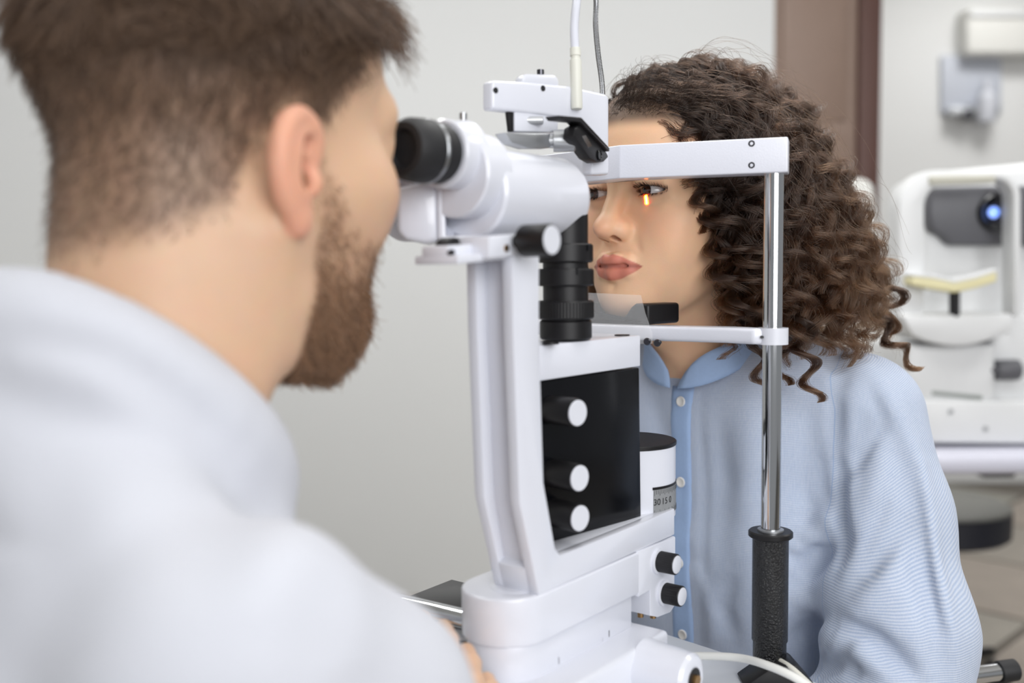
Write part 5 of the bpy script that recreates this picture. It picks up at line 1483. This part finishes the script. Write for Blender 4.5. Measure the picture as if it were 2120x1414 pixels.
# ------------------------------------------------------------------ the examiner, seen from behind his right shoulder
MPHI = R(142)
MS = 1.0
ear_w = at(618, 372, 0.515)
ox, oy = rot2((-0.080, 0.022), MPHI)
MH = (ear_w.x - ox, ear_w.y - oy, 1.160)
m2g, g2m = place(MPHI, MH)
MO = empty('person', (MH[0] - 0.05, MH[1] - 0.06, 0), 'bearded man with short brown hair in a white coat, looking into the eyepieces', 'person')
class Scaled:
    """lets the face be sculpted at another scale"""
    def __init__(s, f, k): s.f, s.k = f, k
    def _v(s, v): return tuple(np.asarray(v) * s.k)
    def ell(s, c, r, k=0.01, rot=None, mode='add'): s.f.ell(s._v(c), s._v(r), k * s.k, rot, mode)
    def seg(s, a, b, ra, rb, k=0.01, mode='add'): s.f.seg(s._v(a), s._v(b), ra * s.k, rb * s.k, k * s.k, mode)
    def chain(s, pts, rs, k=0.01, mode='add'): s.f.chain([s._v(p) for p in pts], [r * s.k for r in rs], k * s.k, mode)
    def dent(s, pts, w, a): s.f.dent([s._v(p) for p in pts], w * s.k, a * s.k)
    def win(s, lo, hi): return s.f.win(s._v(lo), s._v(hi))
    def put(s, *a): return s.f.put(*a)
xs = axis_steps([(-0.34, -0.115, 0.007), (-0.115, -0.060, 0.0016), (-0.060, 0.11, 0.003), (0.11, 0.34, 0.008)])
ys = axis_steps([(-0.36, -0.135, 0.005), (-0.135, -0.06, 0.0025), (-0.06, 0.055, 0.0020), (0.055, 0.13, 0.004), (0.13, 0.26, 0.008)])
zs = axis_steps([(-0.70, -0.42, 0.009), (-0.42, -0.25, 0.004), (-0.25, -0.15, 0.005), (-0.15, 0.035, 0.0020), (0.035, 0.16, 0.004)])
fm = Field(xs, ys, zs)
face_solids(Scaled(fm, MS))
for sx in (-1, 1):     # heavier jaw and brow
    fm.seg((sx * 0.053, 0.000, -0.086), (sx * 0.020, -0.064, -0.108), 0.020, 0.018, 0.02)
    fm.seg((sx * 0.012, -0.086, 0.020), (sx * 0.046, -0.070, 0.020), 0.009, 0.008, 0.015)
fm.ell((0, -0.078, -0.106), (0.022, 0.015, 0.016), 0.015)
for sx in (-1, 1): fm.seg((sx * 0.046, 0.004, -0.112), (sx * 0.022, -0.050, -0.122), 0.016, 0.017, 0.02)
# neck, trunk, arms
fm.seg((0, 0.026, -0.05), (0, 0.090, -0.20), 0.059, 0.060, 0.03)
fm.ell((0, 0.052, -0.055), (0.052, 0.050, 0.06), 0.03)
for sx in (-1, 1): fm.seg((sx * 0.058, 0.030, -0.055), (sx * 0.018, 0.044, -0.215), 0.016, 0.012, 0.025)
fm.ell((0, 0.16, -0.42), (0.13, 0.08, 0.19), 0.02)
fm.ell((0, 0.15, -0.60), (0.13, 0.08, 0.07), 0.04)
HANDS = {}
for sx in (-1, 1):
    fm.seg((0, 0.120, -0.205), (sx * 0.140, 0.130, -0.240), 0.036, 0.032, 0.04)
    el = (-0.222, 0.185, -0.455) if sx < 0 else (0.2, 0.09, -0.42); wr = (-0.147, -0.006, -0.362) if sx < 0 else (0.10, -0.12, -0.42)
    fm.chain([(sx * 0.155, 0.130, -0.240), el, wr], [0.040, 0.034, 0.026], 0.02)
    if sx < 0: hand(fm, wr, (0.52, -0.78, 0.33), (-0.75, -0.20, 0.62), (0.39, 0.49, 0.585), 0.16, 1.0)
    else: hand(fm, wr, (-0.45, -0.8, 0.0), (0, 0, 1), (-0.8, 0.4, 0), 0.5, 1.0)
ear(fm, -1, (0.0735, 0.022, -0.026), 1.0, 0.35, 0.75); ear(fm, 1, (0.0735, 0.022, -0.026), 1.0, 0.35, 0.75)
Vm_, Qm = fm.mesh(); Vm_ = relax(Vm_, Qm, 1, 0.35)
wj = sstep(-Vm_[:, 2], 0.025, 0.080) * (1 - sstep(-Vm_[:, 2], 0.125, 0.165)) * sstep(-Vm_[:, 1], -0.03, 0.03)      # narrower lower face
Vm_[:, 0] *= 1 - 0.13 * wj; Vm_[:, 1] += 0.009 * wj
# where hair and beard grow
def az_of(P): return np.degrees(np.arctan2(P[:, 0], -(P[:, 1] - 0.014)))
def scalp_w(P):
    a = np.abs(az_of(P)); lo = np.interp(a, [0, 30, 55, 66, 78, 84, 96, 108, 122, 150, 180], [0.070, 0.068, 0.050, 0.020, -0.008, 0.008, 0.012, -0.010, -0.045, -0.062, -0.070])
    return sstep(P[:, 2] - lo, -0.006, 0.016) * (np.abs(P[:, 0]) < 0.083)
def beard_w(P):
    a = np.abs(az_of(P))
    top = np.interp(a, [0, 14, 25, 40, 55, 68, 80], [-0.050, -0.052, -0.060, -0.056, -0.048, -0.022, 0.002])
    bot = np.interp(a, [0, 40, 70, 80], [-0.165, -0.150, -0.140, -0.125])
    edge = 1 - sstep(a, 74, 86)
    lips = np.exp(-((P[:, 0] / 0.022) ** 2 + ((P[:, 2] + 0.072) / 0.010) ** 2) ** 2)
    return (1 - sstep(P[:, 2] - top, -0.012, 0.008)) * sstep(P[:, 2] - bot, -0.004, 0.006) * edge * (1 - lips) * (P[:, 1] < 0.03)
tm = tint_skin(Vm_, (216, 178, 148), (190, 120, 105), (232, 160, 136))
def blend(col, w, c, s=1.0):
    w = (np.clip(w, 0, 1) * s)[:, None]; return col * (1 - w) + np.array(lin(c)) * w
onear = (np.abs(Vm_[:, 0]) > 0.079) & (Vm_[:, 2] > -0.07) & (Vm_[:, 2] < 0.03) & (Vm_[:, 1] > -0.01)
tm = blend(tm, onear.astype(float), (238, 164, 138), 0.6)
for sx in (-1, 1):  # shade in the ear canal and upper hollow painted as dark spots
    tm = blend(tm, gauss(Vm_, (sx * 0.0800, 0.0195, -0.029), (0.007, 0.0036, 0.0042)), (120, 58, 40), 0.75)
    tm = blend(tm, gauss(Vm_, (sx * 0.0855, 0.0205, -0.0095), (0.007, 0.0036, 0.0042)), (150, 82, 60), 0.6)
tm = blend(tm, scalp_w(Vm_) * (1 - onear), (112, 86, 70), 0.75)
tm = blend(tm, sstep(Vm_[:, 2], 0.02, 0.06) * scalp_w(Vm_), (74, 56, 46), 0.85)
tm = blend(tm, beard_w(Vm_), (160, 120, 92), 0.45)
tm = blend(tm, beard_w(Vm_) * (1 - sstep(Vm_[:, 2], -0.125, -0.085)), (104, 78, 60), 0.6)
np_mesh('body', m2g(Vm_), Qm, M['skin'], MO, {'tint': tm})
for sx in (-1, 1): eyeball((sx * 0.031 * MS, -0.0740 * MS, 0.0), (0, -1, 0), m2g, MO, 0.0126)

# hair and beard strands grown from the skin
def grow(Vs, Q, wfun, n, rgn):
    c = Vs[Q].mean(1); e1 = Vs[Q[:, 2]] - Vs[Q[:, 0]]; e2 = Vs[Q[:, 3]] - Vs[Q[:, 1]]
    nr = np.cross(e1, e2); ar = np.linalg.norm(nr, axis=1); nr = nr / (ar[:, None] + 1e-12)
    w = wfun(c) * ar; w = w / w.sum()
    k = rgn.choice(len(c), n, p=w)
    f = rgn.random((n, 2, 1)); P = (Vs[Q[k, 0]] * (1 - f[:, 0]) + Vs[Q[k, 1]] * f[:, 0]) * (1 - f[:, 1]) + (Vs[Q[k, 3]] * (1 - f[:, 0]) + Vs[Q[k, 2]] * f[:, 0]) * f[:, 1]
    nn = nr[k]; out = P - np.array((0, 0.03, -0.03)); flip = (nn * out).sum(1) < 0; nn[flip] *= -1
    return P, nn
rm = np.random.default_rng(9)
def comb(P, N, flow, ln, lift, wave, nseg=14):
    s = np.linspace(0, 1, nseg)[None, :, None]
    T = flow - N * (flow * N).sum(1)[:, None]; T /= np.linalg.norm(T, axis=1)[:, None] + 1e-9
    B_ = np.cross(N, T)
    ph = (P * 60).sum(1)[:, None, None]
    A = P[:, None, :] + T[:, None, :] * ln[:, None, None] * s + N[:, None, :] * (lift[:, None, None] * np.sin(s * 1.9))
    A = A + B_[:, None, :] * wave * np.sin(s * 7 + ph) * s + rm.normal(size=(len(P), 1, 3)) * 0.0022 * s
    return A
keep = lambda P: scalp_w(P) * (1 - ((np.abs(P[:, 0]) > 0.079) & (P[:, 1] > -0.005) & (P[:, 2] < 0.03)))
Pt, Nt = grow(Vm_, Qm, lambda P: keep(P) * sstep(P[:, 2], 0.030, 0.062), 15000, rm)
fl_ = np.tile(np.array((0.12, 0.35, 0.1)), (len(Pt), 1)); fl_[:, 0] += 0.5 * np.sign(Pt[:, 0]) * sstep(np.abs(Pt[:, 0]), 0.02, 0.07); fl_[:, 2] -= 0.9 * sstep(-Pt[:, 2], -0.10, -0.05)
front = sstep(-Pt[:, 1], 0.035, 0.075)
fl_ = fl_ * (1 - front[:, None]) + np.array((-0.45, -0.95, 0.45)) * front[:, None]
cl = np.sin(Pt[:, 0] * 130) * np.cos(Pt[:, 1] * 110 + 1) + 0.6 * np.sin(Pt[:, 2] * 150)
fl_[:, 0] += 0.55 * cl; fl_[:, 1] += 0.4 * np.sin(Pt[:, 0] * 90 + Pt[:, 2] * 120)
lt = np.interp(Pt[:, 2], [0.035, 0.07, 0.12], [0.014, 0.036, 0.056]) * rm.uniform(0.7, 1.15, len(Pt))
A1_ = comb(Pt, Nt, fl_, lt, (0.006 + 0.010 * sstep(Pt[:, 2], 0.05, 0.1)) * (1 + 0.35 * cl), 0.005)
Ps, Ns = grow(Vm_, Qm, lambda P: keep(P) * (0.25 + 0.75 * sstep(P[:, 2], -0.06, 0.04)) * (1 - 0.8 * sstep(P[:, 2], 0.05, 0.07)), 9000, rm)
A2_ = comb(Ps, Ns, np.tile(np.array((0, 0.25, -1.0)), (len(Ps), 1)), np.interp(Ps[:, 2], [-0.07, 0.0, 0.05], [0.003, 0.006, 0.014]), np.interp(Ps[:, 2], [-0.07, 0.0, 0.05], [0.0015, 0.003, 0.006]), 0.001)
M['mhair'] = hair_mat('brown_short_hair', (66, 50, 41), (124, 99, 80), 0.45)
def W3(A): return m2g(A.reshape(-1, 3)).reshape(A.shape)
strands('hair', [(W3(A1_), 0.00022, 0.0001), (W3(A2_), 0.00014, 0.00008)], M['mhair'], MO)
Pb, Nb = grow(Vm_, Qm, lambda P: beard_w(P) * (0.3 + 0.7 * sstep(-P[:, 2], 0.06, 0.10)), 7000, rm)
A3_ = comb(Pb, Nb, np.tile(np.array((0, -0.25, -1.0)), (len(Pb), 1)), np.interp(Pb[:, 2], [-0.14, -0.09, -0.03], [0.009, 0.007, 0.0035]) * rm.uniform(0.6, 1.2, len(Pb)), np.interp(Pb[:, 2], [-0.14, -0.09, -0.03], [0.004, 0.0028, 0.0014]), 0.002)
strands('beard', [(W3(A3_), 0.00016, 0.00008)], hair_mat('brown_beard', (92, 70, 54), (158, 120, 90), 0.5), MO)

# ---- white coat
fc_ = Field(np.arange(-0.30, 0.31, 0.0045), np.arange(-0.27, 0.26, 0.0045), np.arange(-0.70, -0.055, 0.0045))
fc_.ell((0, 0.150, -0.43), (0.175, 0.110, 0.22), 0)
fc_.ell((0, 0.145, -0.62), (0.180, 0.12, 0.20), 0.06)
for sx in (-1, 1):
    fc_.seg((sx * 0.02, 0.115, -0.160), (sx * 0.135, 0.132, -0.236), 0.050, 0.046, 0.06)
    fc_.chain([(sx * 0.152, 0.130, -0.240), (sx * 0.180, 0.125, -0.330), (sx * 0.205, 0.13, -0.430)], [0.046, 0.052, 0.054], 0.03)
    wr = (-0.140, 0.006, -0.374) if sx < 0 else (0.108, -0.105, -0.424)
    fc_.chain([(sx * 0.205, 0.130, -0.430), ((sx * 0.205 + wr[0]) / 2, (0.130 + wr[1]) / 2, (-0.430 + wr[2]) / 2), wr], [0.053, 0.046, 0.037], 0.02)
fc_.seg((-0.055, 0.055, -0.205), (-0.105, 0.075, -0.250), 0.034, 0.034, 0.03)
# loose cloth of the near sleeve
fc_.chain([(-0.156, 0.108, -0.228), (-0.160, 0.060, -0.272), (-0.152, 0.010, -0.334)], [0.048, 0.045, 0.036], 0.03)
# collar ring round the neck
ringp = []
for i in range(25):
    a = 2 * math.pi * i / 24; f_ = (1 - math.cos(a)) / 2
    ringp.append((math.sin(a) * 0.070, 0.078 + math.cos(a) * 0.054, -0.098 - 0.094 * f_))
fc_.chain(ringp, [0.016] * 25, 0.03)
fc_.seg((0, 0.025, -0.03), (0, 0.072, -0.165), 0.060, 0.060, 0.006, 'cut')
fc_.seg((0, 0.062, -0.02), (0, 0.070, -0.10), 0.060, 0.062, 0.006, 'cut')
fc_.seg((0, 0.01, -0.12), (0, 0.035, -0.24), 0.022, 0.012, 0.010, 'cut')
def Hc(*p_): return [hit(fc_, x, y, g2m, 0.15, 1.2) for x, y in p_]
for pts, w_, a_ in (
    (((2, 700), (110, 712), (230, 742), (340, 810), (430, 880), (480, 930)), 0.008, -0.0075),
    (((2, 735), (120, 745), (240, 780), (350, 850)), 0.012, 0.003),
    (((430, 1000), (470, 1120), (480, 1300)), 0.020, -0.004),
    (((620, 1085), (560, 1180), (540, 1330)), 0.018, 0.004),
    (((700, 1180), (660, 1280), (700, 1400)), 0.018, -0.004),
    (((120, 900), (100, 1100), (130, 1300)), 0.022, -0.004)):
    fc_.dent(Hc(*pts), w_, a_)
Vc, Qc = fc_.mesh(); Vc = relax(Vc, Qc, 2, 0.4)
M['coat'] = mat('white_coat_cotton', (198, 200, 208), 0.85, spec=0.2, sheen=0.1, var=0.01, vscale=40, bump=0.15, bscale=900)
coat = np_mesh('coat', m2g(Vc), Qc, M['coat'], MO)

# joystick of the slit lamp under his fingers
jp = m2g(np.array([[-0.066, -0.092, 0]]))[0]; jz = MH[2] - 0.372
jb = MB().lathe((jp[0], jp[1], TZ + 0.001), ZV, [(0, 0.022), (0.006, 0.022), (0.010, 0.012), (0.016, 0.006), (jz - TZ - 0.02, 0.006), (jz - TZ - 0.018, 0.010), (jz - TZ + 0.012, 0.011), (jz - TZ + 0.018, 0.007)], 32).build('joystick', M['black'], SL)

# ------------------------------------------------------------------ seats and legs under the two people
M['denim'] = mat('dark_blue_denim', (48, 56, 78), 0.85, var=0.1, vscale=200)
M['grey_cloth'] = mat('grey_trouser_cloth', (96, 98, 104), 0.85, var=0.06, vscale=200)
M['shoe'] = mat('dark_shoe', (38, 34, 34), 0.5)
def legs(parent, to_world, floor_z, hip_y, hip_z, knee_y, ankle_y, material):
    xs_ = np.arange(-0.24, 0.245, 0.007); ys_ = np.arange(-0.40, hip_y + 0.20, 0.007); zs_ = np.arange(floor_z - 0.01, hip_z + 0.15, 0.007)
    f = Field(xs_, ys_, zs_); g = Field(xs_, ys_, zs_)
    for sx in (-1, 1):
        f.ell((sx * 0.06, hip_y + 0.01, hip_z + 0.02), (0.10, 0.105, 0.10), 0.04)
        f.chain([(sx * 0.085, hip_y, hip_z), (sx * 0.10, knee_y, hip_z + 0.005), (sx * 0.10, ankle_y, floor_z + 0.09)], [0.078, 0.058, 0.042], 0.03)
        g.seg((sx * 0.10, ankle_y + 0.03, floor_z + 0.045), (sx * 0.11, ankle_y - 0.11, floor_z + 0.032), 0.042, 0.030, 0.01)
        g.seg((sx * 0.10, ankle_y + 0.01, floor_z + 0.05), (sx * 0.10, ankle_y, floor_z + 0.09), 0.040, 0.034, 0.02)
    sl_, (x, y, z) = g.win((-9, -9, -9), (9, 9, 9)); g.put((z - floor_z - 0.003 + 0 * x + 0 * y).astype(np.float32), sl_, 0, 'cut')
    a, q = f.mesh(); np_mesh('trousers', to_world(a), q, material, parent)
    a, q = g.mesh(); np_mesh('shoes', to_world(a), q, M['shoe'], parent)
legs(WO, w2g, -WH[2], 0.11, -0.615, -0.16, -0.06, M['denim'])
legs(MO, m2g, -MH[2], 0.15, -0.625, -0.10, -0.035, M['grey_cloth'])

# her chair: steel tube frame, armrest tubes with black end caps
def wp(x, y, z): return Vector(w2g(np.array([[x, y, 0]]))[0].tolist()[:2] + [z])
ch = empty('patient_chair', wp(0, 0.12, 0), 'steel tube chair under the woman, black cap on its tube end', 'chair')
zseat = WH[2] - 0.615 - 0.085
ux, uy = (wp(1, 0, 0) - wp(0, 0, 0)), (wp(0, 1, 0) - wp(0, 0, 0))
MB().cbox(wp(0, 0.13, zseat - 0.027), ux, 0.42, uy, 0.40, 0.05).build('seat', M['black_rubber'], ch, bevel=0.015, bseg=3)
Aa, Bb = at(1955, 1406, 0.985), at(2090, 1388, 0.995)
for sx in (-1, 1):
    for yy in (-0.04, 0.30):
        MB().cyl(wp(sx * 0.19, yy, 0.003), wp(sx * 0.19, yy, zseat - 0.053), 0.011).build('leg', M['chrome'], ch)
lp = g2w(np.array([list(Aa), list(Bb)]))
MB().cyl(Vector((Aa.x, Aa.y, 0.003)), Aa + ZV * 0.0, 0.010).build('post', M['chrome'], ch)
MB().cyl(Aa - (Bb - Aa).normalized() * 0.008, Bb, 0.0085).build('armrest_tube', M['chrome'], ch)
MB().lathe(Bb - (Bb - Aa).normalized() * 0.012, Bb - Aa, [(0, 0.0105), (0.001, 0.011), (0.018, 0.011), (0.019, 0.010)], 24).build('end_cap', M['black_rubber'], ch)
q = wp(0.19, 0.30, zseat - 0.04)
MB().cyl(q, Vector((Aa.x, Aa.y, q.z)), 0.008).build('cross_tube', M['chrome'], ch)

# the examiner's stool
mp2 = m2g(np.array([[0, 0.18, 0]]))[0]
ms = empty('examiner_stool', (mp2[0], mp2[1], 0), 'dark round stool under the man in the white coat', 'stool')
zs2 = MH[2] - 0.625 - 0.085
MB().lathe((mp2[0], mp2[1], zs2 - 0.072), ZV, [(0, 0.15), (0.01, 0.16), (0.06, 0.16), (0.07, 0.145)], 48).build('seat', M['black_rubber'], ms)
MB().cyl((mp2[0], mp2[1], 0.05), (mp2[0], mp2[1], zs2 - 0.075), 0.025).build('gas_column', M['steel'], ms)
for k in range(5):
    d = Vector((math.cos(R(72 * k + 8)), math.sin(R(72 * k + 8)), 0))
    MB().tube([Vector((mp2[0], mp2[1], 0.06)), Vector((mp2[0], mp2[1], 0.024)) + d * 0.16], [0.02, 0.02]).build('leg', M['black'], ms)
